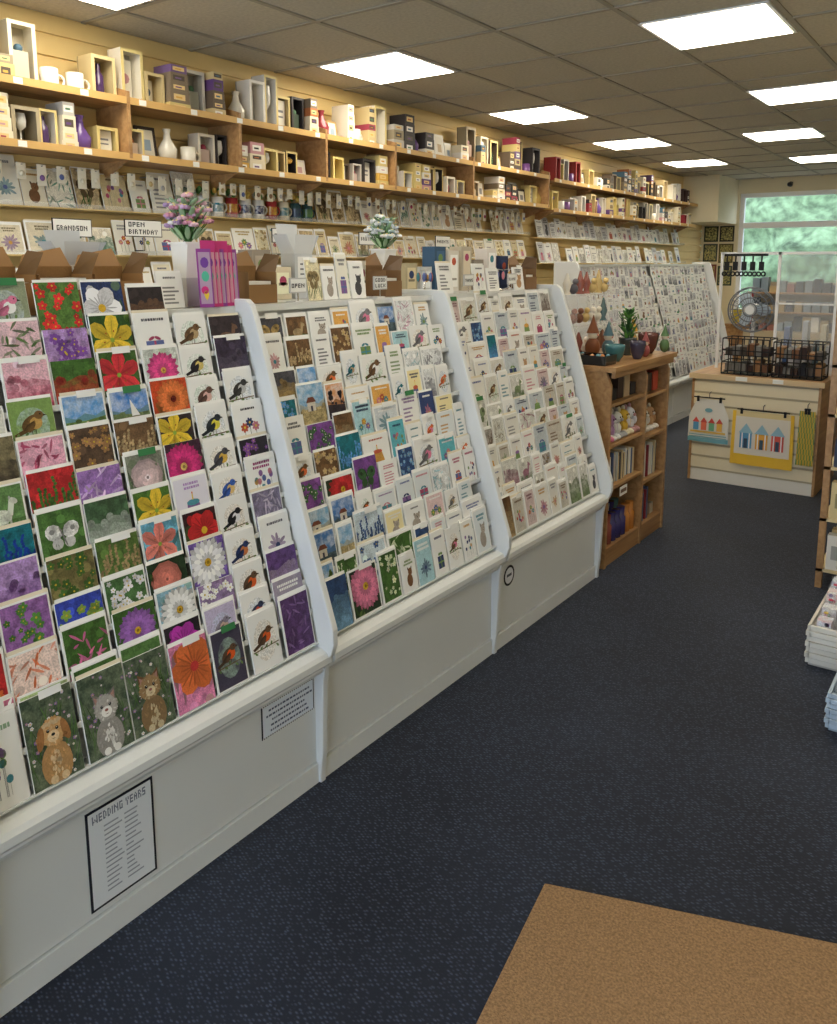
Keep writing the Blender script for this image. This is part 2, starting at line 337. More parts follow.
            for z in range(3):
                a,b_=w*(.3+.2*z),h*(.38+.12*(z%2)); cc=rg.choice(ACC)
                for i in range(7): F.el(a+.08*w*cos(i*.9),b_+.08*w*sin(i*.9),.06*w,.04*w,i*.9,cc,3)
                F.rect(a-.008*w,.08*h,a+.008*w,b_-.05*h,G1,2); F.el(a,b_,.035*w,.035*w,0,YL,4)
        elif j==3:
            c=rg.choice([C(120,85,55),C(70,70,75),C(190,150,110),C(170,160,150)])
            F.el(cu,h*.28,.24*w,.2*h,0,c,2,n=12);F.el(cu+.08*w,h*.53,.17*w,.12*h,0,mul(c,1.15),3,n=12)
            for q in (-1,1): F.el(cu+.08*w+q*.13*w,h*.61,.045*w,.08*h,-q*.3,mul(c,.6),2); F.el(cu+.08*w+q*.055*w,h*.55,.018*w,.018*w,0,BLACK,4,n=6)
            F.el(cu+.08*w,h*.5,.03*w,.02*w,0,BLACK,4,n=6)
        elif j==4:
            for i in range(5): F.rect(w*.15,h*(.12+.11*i),w*(.5+.35*rg.random()),h*(.17+.11*i),mixc(ac,bg,.2),2)
        elif j==5:
            for i in range(12): F.petal(cu,h*.35,rg.uniform(.2,.42)*w,.05*w,i*.52,mul(mixc(c,bg,.3),rg.uniform(.7,1.1)),2+i%2)
            F.el(cu,h*.35,.08*w,.08*w,0,c2,4)
        else:
            F.poly([(w*.25,h*.1),(w*.75,h*.1),(w*.68,h*.42),(w*.32,h*.42)],c2,2); F.el(cu,h*.45,.2*w,.07*h,0,mul(c,1.2),3); F.rect(cu-.015*w,h*.5,cu+.015*w,h*.64,YL,3); F.el(cu,h*.66,.02*w,.03*h,0,OR,4,n=6)
    del F.clip
ACC=[C(175,75,110),C(205,155,75),C(75,140,155),C(95,110,165),C(120,150,90),C(205,130,145),C(135,100,155),C(50,65,110),C(190,90,65)]

def card(mb,P,U,V,N,w,h,sp,rg,th=.005,border=0):
    F=Fr(mb,P,U,V,N); e=C(242,242,240)
    F.box(0,w,0,h,-th,0,e)
    if rg.random()<.85: F.box(.005,w+.004,0,h+.008,-th-.004,-th-.0005,rg.choice([e,e,e,C(228,218,196)]))
    b=border
    if b:
        F2=Fr(mb,F.pt(b,b),U,V,N); art(F2,w-2*b,h-2*b,sp,rg)
    else: art(F,w,h,sp,rg)
    if rg.random()<.22:
        F.box(w*.35,w*.8,h-.010,h+.008,.0055,.0063,rg.choice([e,C(60,130,80),e,e,e]))

fl=lambda bg,p,c=C(225,180,50):('fl',bg,p,c)
ph=lambda a,b_:('ph',a,b_)
ld=lambda a,b_:('ld',a,b_)
bd=lambda bc,br,bg=C(238,238,236):('bd',bg,bc,br)
tx=lambda bg=C(240,240,238),ac=C(90,90,100):('tx',bg,ac)
GR=C(70,108,48);DG=C(34,56,34);PU=C(125,75,150);LP=C(185,150,210);PK=C(225,130,165);MG=C(215,55,130);RD=C(195,45,50);OR=C(232,120,65);YL=C(238,205,65)
BL=C(95,155,215);DB=C(32,44,90);TE=C(25,115,130);BR=C(115,85,55);TN=C(185,160,120);WH=C(240,240,238);GY=C(130,130,135);DK=C(40,35,45);PW=C(225,225,240)
dog=('dog',C(212,165,110),C(168,118,72),C(228,200,158)); cat=('cat',C(180,176,170),C(125,120,115),C(232,230,226)); fox=('fox',C(160,130,92),C(118,85,55),C(215,198,162))
robin=bd(C(95,70,50),C(220,90,30),C(70,65,85)); rob2=bd(C(100,75,55),C(225,100,40))
U1=[
 [tx(WH,C(150,180,150)),dog,cat,fox,fl(C(238,145,190),OR,C(200,60,60)),robin,rob2,ph(C(90,60,110),C(130,100,150))],
 [ph(PK,WH),fl(C(190,215,150),PK),ph(GR,PK),ph(C(90,130,70),WH),fl(DK,C(190,60,180)),bd(C(150,140,160),C(220,190,170),C(200,190,222)),bd(C(50,60,90),C(200,80,50)),tx(C(165,155,175),WH)],
 [ph(RD,OR),ph(C(240,215,205),OR),ph(GR,C(210,110,160)),fl(GR,C(165,110,195)),fl(C(160,208,230),C(240,240,240)),ph(C(160,135,180),WH),rob2,ph(C(100,70,130),C(190,170,200))],
 [ph(LP,PU),ph(C(160,110,180),C(80,130,60)),ph(C(60,80,190),G2),ph(C(80,120,70),C(220,220,225)),fl(DG,C(235,140,125),C(240,170,80)),fl(C(130,100,190),C(240,240,245)),bd(C(40,60,110),C(200,120,70)),tx()],
 [ph(LP,PU),ph(LP,PU),ph(C(120,112,70),GR),ph(C(90,120,58),C(160,140,100)),fl(C(120,195,228),C(238,140,128),C(245,190,90)),fl(C(60,30,35),C(210,45,50)),bd(C(25,25,35),C(230,230,235)),ph(C(130,122,150),C(200,190,210))],
 [ph(GR,OR),ph(TE,C(20,60,150)),ph(C(80,120,60),WH),ph(C(70,100,70),C(200,210,200)),fl(C(80,120,50),YL,BR),tx(C(228,225,238),LP),bd(C(60,100,190),C(230,200,130)),tx(WH,C(160,60,120))],
 [tx(),ph(C(110,150,90),C(225,230,215)),ph(RD,GR),ph(C(160,120,190),C(225,200,235)),fl(C(140,145,130),C(240,212,216)),fl(C(70,40,60),MG,C(240,200,120)),bd(C(80,80,90),C(220,180,80)),ph(DK,PU)],
 [ph(BR,RD),ph(C(130,120,90),C(80,70,60)),ph(C(228,170,192),C(180,60,100)),ph(C(90,70,55),C(160,120,80)),ph(C(120,92,65),TN),fl(C(55,45,50),YL,C(120,60,30)),bd(C(40,50,60),C(230,220,80)),tx(WH,DK)],
 [tx(),tx(C(220,220,212),GR),bd(C(120,90,50),C(200,160,90),C(130,162,90)),ld(BL,C(110,140,70)),ld(C(70,130,205),C(130,150,100)),fl(C(215,80,40),C(238,130,70),C(120,30,20)),bd(C(110,80,70),C(230,190,180)),bd(C(60,60,60),C(200,200,200))],
 [ph(TE,GR),ph(C(130,105,70),C(80,140,130)),ph(C(232,185,200),C(210,100,130)),ph(C(70,110,48),RD),fl(GR,C(222,60,70)),fl(C(215,222,215),C(232,80,150),C(240,180,90)),bd(DK,C(220,200,120)),ph(C(60,50,70),C(100,90,110))],
 [ld(BL,GR),ld(BL,C(100,130,75)),ph(C(225,190,200),GR),ph(LP,C(130,80,170)),fl(C(50,90,38),YL,C(200,120,30)),tx(),bd(BR,TN),ph(C(55,45,50),C(120,90,70))],
 [tx(),tx(C(210,212,214),GY),bd(PK,WH,C(150,160,130)),ph(C(90,130,60),C(210,50,50)),fl(C(40,60,110),C(240,240,245)),ph(C(50,42,45),C(130,95,70)),None,None],
]
def rand_photo(rg): return rg.choice([ld(BL,C(100,130,70)),ld(C(120,170,210),C(200,180,130)),ld(C(70,120,185),C(80,100,110)),ph(C(50,80,130),C(120,165,205)),ph(GR,C(200,210,180)),ph(BR,TN),ph(TE,BL),ph(C(80,80,90),C(190,160,100)),fl(DG,rg.choice([PK,YL,RD,PW])),ph(PU,C(60,100,60)),ld(C(220,150,90),C(60,50,60)),ph(C(200,215,225),C(60,90,140)),tx(),bd(BR,OR)])
def rand_pastel(rg,colr=.35):
    if rg.random()<colr: return tx(rg.choice([C(100,185,200),C(50,70,120),C(232,175,90),C(150,200,180),C(232,205,205),C(40,40,45),C(175,215,225),C(242,228,175),C(205,205,200),C(215,222,228)]),rg.choice([WH,DB,WH]))
    return rg.choice([tx(ac=rg.choice(ACC)),tx(ac=rg.choice(ACC)),tx(C(222,228,232),rg.choice(ACC)),bd(rg.choice([BR,GY,TE,OR]),rg.choice([TN,WH,PK])),ph(C(225,228,230),rg.choice([C(150,190,200),C(200,160,180),C(150,150,160),C(160,180,130)]))])

SL=.306
def unit(name,y0,y1,xo=0.0,zs=1.0,dividers=(True,True),style=None,seed=1,rows=11,matrix=None,back=True,my0=None):
    rg=random.Random(seed)
    root=empty(name)
    body=MB()
    def PX(x): return x+xo
    zt=1.47*zs
    body.box(PX(-2.06),PX(-1.63),y0,y1,.07,.385*1,WHITE); body.box(PX(-2.06),PX(-1.622),y0,y1,0,.065,OFF)
    rail=[(-1.70,.385),(-1.622,.385),(-1.614,.372),(-1.600,.372),(-1.592,.385),(-1.594,.397),(-1.578,.402),(-1.570,.412),(-1.570,.432),(-1.578,.444),(-1.60,.452),(-1.70,.462)]
    body.prism([(PX(x),z) for x,z in rail],y0,y1,WHITE)
    zb=.46
    body.prism([(PX(-1.66),zb),(PX(-1.66-SL*(zt-zb)-.0),zt),(PX(-1.68-SL*(zt-zb)-.01),zt),(PX(-1.68),zb)],y0,y1,WHITE)
    body.box(PX(-2.06),PX(-1.93),y0,y1,zt-.02,zt,WHITE)
    if back:
        body.box(PX(-2.5),PX(-2.06),y0,y1,0,.385,WHITE); body.prism([(PX(-2.5),.385),(PX(-2.2),zt),(PX(-2.18),zt),(PX(-2.46),.385)],y0,y1,WHITE)
        body.box(PX(-2.2),PX(-2.06),y0,y1,zt-.02,zt,WHITE)
    pitch=(zt-.13-.475)/(rows-1)
    nr=len(matrix) if matrix else rows
    zz=[.470+pitch*i for i in range(nr)]
    xx=[-1.612-SL*(z-.47) for z in zz]
    for z,x in zip(zz,xx):
        body.box(PX(x-.03),PX(x+.0035),y0,y1,z-.005,z-.001,WHITE)
        if z>.5: body.box(PX(x+.001),PX(x+.0035),y0,y1,z-.005,z+.014,WHITE)
    body.build('carcass',root,mat=M_SHELFWHITE)
    pan=MB()
    prof=[(-1.612,0),(-1.612,.03),(-1.604,.10),(-1.596,.34),(-1.586,.40),(-1.562,.44),(-1.552,.47),(-1.553,.52),(-1.60,.66),(-1.848,1.44*zs),(-1.866,1.478*zs),(-1.885,1.492*zs),(-2.08,1.492*zs),(-2.08,0)]
    if back: prof=prof[:-2]+[(-2.25,1.492*zs),(-2.52,.40),(-2.52,0)]
    for i,yy in enumerate((y0,y1)):
        if dividers[i]: pan.prism([(PX(x),z) for x,z in prof],yy-.012,yy+.012,WHITE)
    if pan.v: pan.build('side_panel',root,mat=M_SHELFWHITE,bevel=.004)
    cm=MB(); U=(0,1,0); V=Vector((-.20,0,1)).normalized(); Nn=Vector((1,0,.20)).normalized()
    a0,a1=y0+.018,y1-.018
    for i in range(nr):
        if matrix:
            row=matrix[i]; n=len(row)-1; pw=(a1-my0)/n
            for j,sp in enumerate(row):
                if sp is None: continue
                w=pw-.010; h=.128 if i else .19
                if i==0: h=[.2,.205,.20,.19,.17,.165,.16,.17][j]
                y=my0+pw*(j-1)+.003+rg.uniform(-.004,.004)
                if sp[0]=='bd': w*=.92
                if i and sp[0] in('ph','ld') and rg.random()<.35: h=.112
                border=.004 if rg.random()<.6 and sp[0] not in('dog','cat','fox') else 0
                h2=h+rg.uniform(-.012,.012)
                card(cm,(PX(xx[i]),y,zz[i]),U,V,Nn,w,h2,sp,rg,border=border)
        else:
            y=a0
            while y<a1-.07:
                f=(y-a0)/(a1-a0); w=rg.choice([.09,.11,.125,.125,.15]) if rg.random()<.8 else .1
                w=min(w,a1-y)
                sp=style(f,i,rg); h=rg.uniform(.10,.145)+(.03 if i==0 else 0)
                card(cm,(PX(xx[i]),y,zz[i]),U,V,Nn,w-.008,h,sp,rg,border=rg.choice([0,.004,.006,.008]))
                y+=w+.002
    cm.build('greeting_cards',root)
    return root
def st2(f,i,rg):
    if f<.30: return rand_photo(rg)
    if f<.62: return rand_pastel(rg,.38) if rg.random()<.7 else rand_photo(rg)
    return rand_pastel(rg,.25)
def st3(f,i,rg):
    return rg.choice([tx(C(226,224,218),GY),tx(C(205,200,190),BR),bd(GY,WH),bd(BR,TN,C(222,219,212)),tx(C(200,208,214),DB),ph(C(212,212,206),rg.choice([C(150,140,120),C(170,120,140),C(130,150,110)])),tx(C(232,230,226),rg.choice(ACC)),rand_photo(rg)if rg.random()<.45 else tx(C(230,228,224)),ph(C(185,180,175),C(120,100,90)),tx(C(215,195,195),C(120,60,80)),tx(C(236,234,230),rg.choice(ACC))])
def st4(f,i,rg): return rg.choice([tx(),tx(C(228,228,232),GY),tx(ac=C(170,150,170)),tx(ac=rg.choice(ACC)),ph(C(230,230,232),C(165,160,175)),ph(C(200,200,205),C(120,120,130)),tx(C(190,190,200),WH)])
unit('card_display_unit',.68,1.72,matrix=U1,seed=3,my0=.815)
unit('card_display_unit',-.33,.66,style=st2,seed=5,dividers=(True,False))
unit('card_display_unit',1.735,2.77,style=st2,seed=8,dividers=(False,True))
unit('card_display_unit',2.785,3.80,style=st3,seed=9,dividers=(False,True))
unit('card_display_unit',6.3,8.1,xo=-1.08,zs=1.08,style=st4,seed=12,back=False,dividers=(True,False))
unit('card_display_unit',8.115,9.9,xo=-1.08,zs=1.08,style=st4,seed=13,back=False,dividers=(False,True))

# ------------------------------------------------------------------ room shell
XL,XR,YF,YB,H=-3.78,1.05,-2.2,12.2,2.75
def slab(name,x0,x1,y0,y1,z0,z1,mat):
    m=MB(); m.box(x0,x1,y0,y1,z0,z1,WHITE); return m.build(name,mat=mat)
slab('floor',XL-.1,XR+.1,YF-.1,YB+.1,-.1,0,M_CARPET)
slab('wall_right',XR,XR+.1,YF,YB,0,H,M_WALLP)
w=MB(); w.box(XL-.12,XL-.012,YF,YB,0,H,WHITE)
z=.06
while z<H-.02:
    w.prism([(XL-.012,z),(XL,z+.002),(XL,min(z+.083,H)),(XL-.012,min(z+.086,H))],YF,YB,WHITE); z+=.1
w.build('wall_left',mat=M_SLAT)
WX0,WX1,WZ0,WZ1=-3.27,-1.35,.90,2.56
w=MB(); w.box(XL,WX0,YB,YB+.15,0,H,WHITE); w.box(WX1,XR,YB,YB+.15,0,H,WHITE); w.box(WX0,WX1,YB,YB+.15,0,WZ0,WHITE); w.box(WX0,WX1,YB,YB+.15,WZ1,H,WHITE)
w.build('wall_back',mat=M_WALLP)
w=MB()
for (a,b_,c,d) in [(WX0,WX0+.06,WZ0,WZ1),(WX1-.06,WX1,WZ0,WZ1),(WX0+.06,WX1-.06,WZ0,WZ0+.06),(WX0+.06,WX1-.06,WZ1-.06,WZ1),(WX0+.06,WX1-.06,2.08,2.16),(-1.95,-1.89,WZ0+.06,2.08)]:
    w.box(a,b_,YB+.03,YB+.09,c,d,WHITE)
w.box(WX0-.05,WX1+.05,YB-.08,YB+.02,WZ0-.04,WZ0,WHITE)
w.build('window_1',mat=M_PVC,bevel=.004)
w=MB(); w.box(XL,-3.4,YF-.15,YF,0,H,WHITE); w.box(.8,XR,YF-.15,YF,0,H,WHITE); w.box(-3.4,.8,YF-.15,YF,0,.25,WHITE); w.box(-3.4,.8,YF-.15,YF,2.5,H,WHITE)
w.build('wall_front',mat=M_WALLP)
w=MB()
for x in (-3.4,-2.0,-.62,.75): w.box(x,x+.05,YF-.1,YF-.04,.25,2.5,WHITE)
w.build('window_2',mat=M_PVC)
slab('trim_bulkhead',XL,-3.3,11.3,YB,2.14,H,M_WALLP)
PX_,PY_=.62,.64
panels=[(-3.16,2.12),(-3.16,4.05),(-3.16,5.97),(-3.16,7.9),(-3.16,9.83),(-1.31,2.2),(-1.31,4.33),(-1.31,6.28),(-1.84,8.16),(-1.88,10.2),(.2,4.3),(-1.31,-.2),(-3.16,-.2)]
c=MB(); c.box(XL-.1,XR+.1,YF-.1,YB+.1,H,H+.1,WHITE); c.build('ceiling',mat=M_CEIL)
t=MB(); x=-3.16-PX_/2
while x<XR:
    if x>XL: t.box(x-.012,x+.012,YF,YB,H-.008,H-.001,WHITE)
    x+=PX_
y=4.05-PY_/2-PY_*9
while y<YB:
    if y>YF: t.box(XL,XR,y-.012,y+.012,H-.0085,H-.0015,WHITE)
    y+=PY_
t.build('trim_ceiling_grid',mat=M_TBAR)
for (px,py) in panels:
    root=empty('ceiling_light_panel')
    f=MB(); a,b_=.30,.30
    f.box(px-a,px+a,py-b_,py+b_,H-.011,H-.0035,WHITE); f.build('frame',root,mat=M_PVC)
    f=MB(); f.box(px-a+.02,px+a-.02,py-b_+.02,py+b_-.02,H-.014,H-.0112,WHITE); f.build('diffuser',root,mat=M_LIGHT)

m=MB(); P=[(-.85,1.73),(-.17,1.975),(.02,1.15),(-.74,1.0)]
m.add([(x,y,.001) for x,y in P]+[(x,y,.013) for x,y in P],[(3,2,1,0),(4,5,6,7),(0,1,5,4),(1,2,6,5),(2,3,7,6),(3,0,4,7)],WHITE)
m.build('coir_doormat',mat=M_COIR,bevel=.004)

def plate(y0,y1,z0,z1,x=-1.63):
    m=MB(); F=Fr(m,(x+.0005,y0,z0),(0,1,0),(0,0,1),(1,0,0)); w=y1-y0;h=z1-z0
    F.box(0,w,0,h,0,.0015,C(25,28,40)); return m,Fr(m,(x+.002,y0,z0),(0,1,0),(0,0,1),(1,0,0)),w,h
GLY={'W':['10001','10001','10101','11011','10001'],'E':['111','100','111','100','111'],'D':['110','101','101','101','110'],'I':['1','1','1','1','1'],'N':['1001','1101','1011','1001','1001'],'G':['111','100','101','101','111'],'Y':['101','101','010','010','010'],'A':['010','101','111','101','101'],'R':['110','101','110','101','101'],'S':['111','100','111','001','111'],' ':['0','0','0','0','0'],'O':['111','101','101','101','111'],'P':['111','101','111','100','100'],'B':['110','101','110','101','110'],'T':['111','010','010','010','010'],'H':['101','101','111','101','101'],'L':['100','100','100','100','111'],'C':['111','100','100','100','111'],'U':['101','101','101','101','111'],'K':['101','101','110','101','101']}
def text(F,s_,u,v,px,col,lay=2,pv=None):
    pv=pv or px
    for ch in s_:
        g=GLY[ch]
        for r_,row in enumerate(g):
            for q,b_ in enumerate(row):
                if b_=='1': F.rect(u+q*px,v+(4-r_)*pv,u+(q+1)*px,v+(5-r_)*pv,col,lay)
        u+=(len(g[0])+1)*px
m,F,w,h=plate(.935,1.118,.085,.342)
F.rect(.006,.006,w-.006,h-.006,C(235,238,242),1)
text(F,'WEDDING YEARS',.016,h-.036,.0029,C(120,128,145),2,.0042)
for i in range(15):
    v=h-.056-i*.0122; F.rect(.045,v,.075+.02*rnd.random(),v+.004,C(160,165,175),2); F.rect(.1,v,.12+.03*rnd.random(),v+.004,C(160,165,175),2)
m.build('wedding_years_notice')
m,F,w,h=plate(1.485,1.70,.25,.352)
F.rect(.004,.004,w-.004,h-.004,C(225,232,242),1)
for i in range(5):
    v=h-.024-i*.016; l=w*(.3+.14*rnd.random()); q=w/2-l
    while q<w/2+l: q2=q+rnd.uniform(.004,.012); F.rect(q,v,q2,v+.006,C(80,90,118),2); q=q2+.003
for i in range(26):
    F.rect(.002+i*w/26,.0,.002+(i+.5)*w/26,.004,C(230,230,230),2); F.rect(.002+i*w/26,h-.004,.002+(i+.5)*w/26,h,C(230,230,230),2)
m.build('shop_notice')
m=MB(); F=Fr(m,(-1.6285,2.9,.295),(0,1,0),(0,0,1),(1,0,0)); F.el(0,0,.045,.045,0,BLACK,0,n=20); F.el(0,0,.035,.035,0,C(230,230,235),1,n=20); F.rect(-.02,-.004,.02,.008,C(90,90,100),2); m.build('round_sticker')

# ------------------------------------------------------------------ wall shelves
WR=empty('wall_shelving')
def wshelf(y0,y1,z,d=.24,brk=()):
    m=MB(); m.box(XL+.001,XL+d,y0,y1,z-.018,z,C(190,150,90),WOOD)
    m.box(XL+d,XL+d+.005,y0,y1,z-.019,z+.014,C(208,168,106))
    for y in brk: m.prism([(XL+.001,z-.018),(XL+d-.02,z-.018),(XL+.02,z-.1),(XL+.001,z-.1)],y-.006,y+.006,C(190,150,90),WOOD)
    for i in range(int((y1-y0)/.31)): m.box(XL+d+.005,XL+d+.0065,y0+.1+i*.31,y0+.14+i*.31,z-.016,z+.010,WHITE)
    m.build('shelf',WR)
brk=[2.5,3.2,3.9,4.6,5.6,6.88]
wshelf(.6,6.9,2.37,.25,[1,1.7]+brk)
wshelf(.6,6.9,2.11,.25,[1,1.7]+brk)
m=MB()
for y in brk: m.prism([(XL+.001,2.05),(XL+.2,2.09),(XL+.256,2.10),(XL+.256,2.41),(XL+.12,2.45),(XL+.001,2.45)],y-.009,y+.009,C(200,160,95),WOOD)
m.build('shelf_upright',WR)
def giftbox(m,x,y,z,w,h,d,col,inner,rg):
    t_=.008
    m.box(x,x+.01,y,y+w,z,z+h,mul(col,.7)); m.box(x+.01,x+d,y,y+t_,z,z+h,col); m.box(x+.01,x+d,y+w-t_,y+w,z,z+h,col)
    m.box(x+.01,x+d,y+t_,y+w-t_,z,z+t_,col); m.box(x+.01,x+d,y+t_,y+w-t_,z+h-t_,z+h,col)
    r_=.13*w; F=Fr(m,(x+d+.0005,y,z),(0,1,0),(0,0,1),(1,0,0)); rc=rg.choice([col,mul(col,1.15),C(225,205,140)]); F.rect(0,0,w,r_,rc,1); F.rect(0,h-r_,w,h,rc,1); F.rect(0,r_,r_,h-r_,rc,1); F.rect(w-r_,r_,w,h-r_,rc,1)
    cy=y+w/2; cx=x+d*.6; k=rg.randint(0,5)
    if k==0:
        m.lathe((cx,cy,z+t_),[(.022,0),(.004,.006),(.004,h*.35),(.024,h*.45),(.028,h*.6),(.023,h*.8)],C(225,225,220),GLOSS,n=10); m.ell((cx,cy,z+h*.62),(.02,.02,h*.1),inner,n=8)
    elif k==1:
        m.box(x+.012,x+.04,y+w*.2,y+w*.8,z+h*.15,z+h*.85,C(235,230,215)); F2=Fr(m,(x+.041,y,z),(0,1,0),(0,0,1),(1,0,0)); F2.el(w/2,h*.5,w*.2,w*.2,0,inner,1)
    elif k==2:
        m.box(x+.012,x+d*.8,y+w*.22,y+w*.78,z+t_,z+h*.55,mixc(col,inner,.3)); m.ell((cx,cy,z+h*.6),(.02,.02,.02),inner,n=8)
    elif k==3:
        m.lathe((cx,cy,z+t_),[(.022,0),(.026,h*.2),(.024,h*.5),(.010,h*.62),(.010,h*.8)],mul(inner,.6),GLOSS,n=10)
    elif k==4:
        F2=Fr(m,(x+d*.7,y,z),(0,1,0),(0,0,1),(1,0,0)); F2.rect(w*.15,h*.1,w*.85,h*.9,C(232,228,215),1); F2.rect(w*.3,h*.55,w*.7,h*.62,GY,2); F2.rect(w*.3,h*.4,w*.7,h*.45,GY,2)
    else:
        m.cyl((cx,cy,z+t_),(cx,cy,z+h*.6),.003,.003,C(60,90,50),n=5)
        for i in range(7): m.ell((cx+.015*cos(i),cy+.018*sin(i*.9),z+h*.62+.008*(i%3)),(.016,.016,.014),inner,n=7)
def frame(m,x,y,z,w,h,col,rg,inner=None):
    V=Vector((-.15,0,1)).normalized(); N_=Vector((1,0,.15)).normalized()
    F=Fr(m,(x+.05,y,z),(0,1,0),V,N_); F.box(0,w,0,h,-.012,0,col); b_=.14*w
    F.rect(b_,b_,w-b_,h-b_,inner or C(225,220,205),1); F.rect(w*.3,h*.3,w*.7,h*.62,rg.choice([GY,TN,C(190,150,150),C(150,170,190)]),2)
def mug(m,x,y,z,col,r=.04,h=.09,c2=None):
    m.lathe((x,y,z),[(r*.85,0),(r,.01),(r,h),(r*.9,h),(r*.88,.015)],col,GLOSS,n=14)
    if c2: m.lathe((x,y,z),[(r+.0006,h*.25),(r+.0006,h*.7)],c2,GLOSS,n=14,cap=False,col2=col,busy=.7)
    T=Matrix.Translation((x,y+r+.008,z+h*.5))@Matrix.Rotation(pi/2,4,'Y'); m.torus((0,0,0),.024,.006,col,GLOSS,T=T,n=12)
boxcols=[C(226,216,190),C(208,188,140),C(196,191,182),C(235,228,210),C(160,148,122),C(216,196,130),C(130,115,95),C(100,86,72),C(228,206,130),C(214,206,190),C(60,55,55),C(230,226,218)]
acc0=[C(160,65,85),C(215,170,80),C(80,110,130),C(120,95,140),C(180,110,65),C(100,70,125),C(60,60,60),C(200,150,155),C(85,125,95)]
def fillshelf(y0,y1,z,hmax,seed,cols=boxcols,accent=None,x0=XL+.02):
    rg=random.Random(seed); m=MB(); y=y0; accent=accent or acc0
    big=hmax>.25
    while y<y1-.06:
        k=rg.random()
        if k<.42:
            h=rg.uniform(.55,.98)*hmax; w=rg.uniform(.085,.13)*(1.1 if big else 1); w=min(w,y1-y); giftbox(m,x0+.06,y,z,w,h,rg.uniform(.08,.13),rg.choice(cols),rg.choice(accent),rg); y+=w+rg.uniform(.003,.008)
        elif k<.72:
            w=min(rg.uniform(.07,.13),y1-y); c=rg.choice(cols); n=rg.randint(2,5); hh=0
            for i in range(n):
                h=rg.uniform(.035,.07)
                if hh+h>hmax: break
                c_=rg.choice([c,c,c,rg.choice(cols),rg.choice(accent)])
                m.box(x0+.06,x0+.20,y+.004*i,y+w-.004*i,z+hh,z+hh+h,c_)
                F=Fr(m,(x0+.20,y,z+hh),(0,1,0),(0,0,1),(1,0,0)); F.rect(w*.2,h*.25,w*.75,h*.75,rg.choice([C(240,238,230),C(90,80,70),C(230,200,140)]),1); F.rect(w*.3,h*.4,w*.6,h*.55,rg.choice(accent),2)
                hh+=h+.0005
            y+=w+.004
        elif k<.92:
            w=min(rg.uniform(.09,.14),y1-y);h=min(hmax*.95,w*rg.uniform(.9,1.6)); frame(m,x0+.08,y,z+.001,w,h,rg.choice([C(60,50,45),C(210,205,195),C(230,228,220),C(170,140,90)]),rg); y+=w+.008
        elif k<.96:
            s=min(1,hmax/.2); m.lathe((x0+.13,y+.05,z),[(.03,0),(.045*s,.03*s),(.05*s,.07*s),(.02*s,.12*s),(.015*s,.15*s),(.022*s,.17*s)],rg.choice([C(110,80,150),C(225,220,205),C(150,60,70),C(190,160,90)]),GLOSS); y+=.115
        else:
            mug(m,x0+.15,y+.05,z,rg.choice([C(240,238,230),C(230,225,210),C(120,80,140)])); y+=.125
    m.build('boxed_gifts',WR)
segs=[(.7,2.48)]+[(brk[i]+.02,brk[i+1]-.02) for i in range(5)]
for i,(a,b_) in enumerate(segs):
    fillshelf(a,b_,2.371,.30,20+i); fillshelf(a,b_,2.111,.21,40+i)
def slatrow(y0,y1,z,h,seed,pal,w=(.1,.16),d=.09,dens=.92,mugs=0):
    rg=random.Random(seed); m=MB(); m.box(XL+.001,XL+d,y0,y1,z-.008,z-.001,C(225,200,140)); m.box(XL+d-.003,XL+d,y0,y1,z-.008,z+.02,C(225,200,140),CLEAR)
    y=y0+.02; V=Vector((-.25,0,1)).normalized(); N_=Vector((1,0,.25)).normalized()
    while y<y1-.17:
        ww=rg.uniform(*w)
        if mugs and (2.95<y<3.9):
            mug(m,XL+.045,y+.04,z,rg.choice([C(235,232,225),C(60,90,95),C(225,215,190),C(170,60,60)]),.036,.11,rg.choice([TE,C(90,130,60),C(40,50,90),C(200,160,60)]))
            for i in range(6): a=i; m.ell((XL+.045+.02*cos(a),y+.04+.022*sin(a),z+.13+.008*(i%3)),(.014,.014,.018),rg.choice([C(90,130,70),C(205,175,90),C(220,210,190)]),n=6)
            y+=.105; continue
        if rg.random()<dens: card(m,(XL+d-.008,y,z),(0,1,0),V,N_,ww,h*rg.uniform(.75,1.1),pal(rg),rg,border=rg.choice([0,.008]))
        y+=ww+rg.uniform(.004,.02)
    m.build('wall_pocket_cards',WR)
palw=lambda rg: rg.choice([tx(C(230,222,200),rg.choice(ACC)),tx(C(235,232,220),GY),ph(C(225,215,180),C(160,140,100)),tx(C(215,200,160),BR),tx(C(225,215,190),C(120,110,80)),ph(C(230,225,210),C(90,140,120)),tx(C(240,238,230),C(180,150,60)),ph(C(200,180,140),C(110,90,60))])
palf=lambda rg:rg.choice([tx(),tx(C(235,232,225),GY),ph(C(230,228,220),C(170,165,160)),tx(C(200,200,205),DK)])
slatrow(.8,6.85,1.86,.21,61,palw,mugs=1,dens=.98)
slatrow(.8,6.85,1.64,.17,62,palw,d=.12,dens=.98)
slatrow(.8,6.85,1.42,.17,63,palw,d=.15,dens=.98)
slatrow(7.0,11.2,1.84,.19,64,palf,dens=.97)
slatrow(7.0,11.2,1.60,.19,65,palf,d=.12)
for z_ in (2.36,2.09): wshelf(7.05,11.25,z_,.22,[7.1,8,9,10,11])
fillshelf(7.1,11.1,2.361,.26,71,cols=boxcols+[C(60,40,35),C(160,60,60)]); fillshelf(7.1,11.1,2.091,.22,72,cols=boxcols+[C(60,40,35),C(160,50,60)])
m=MB(); rg=random.Random(77)
y=.9
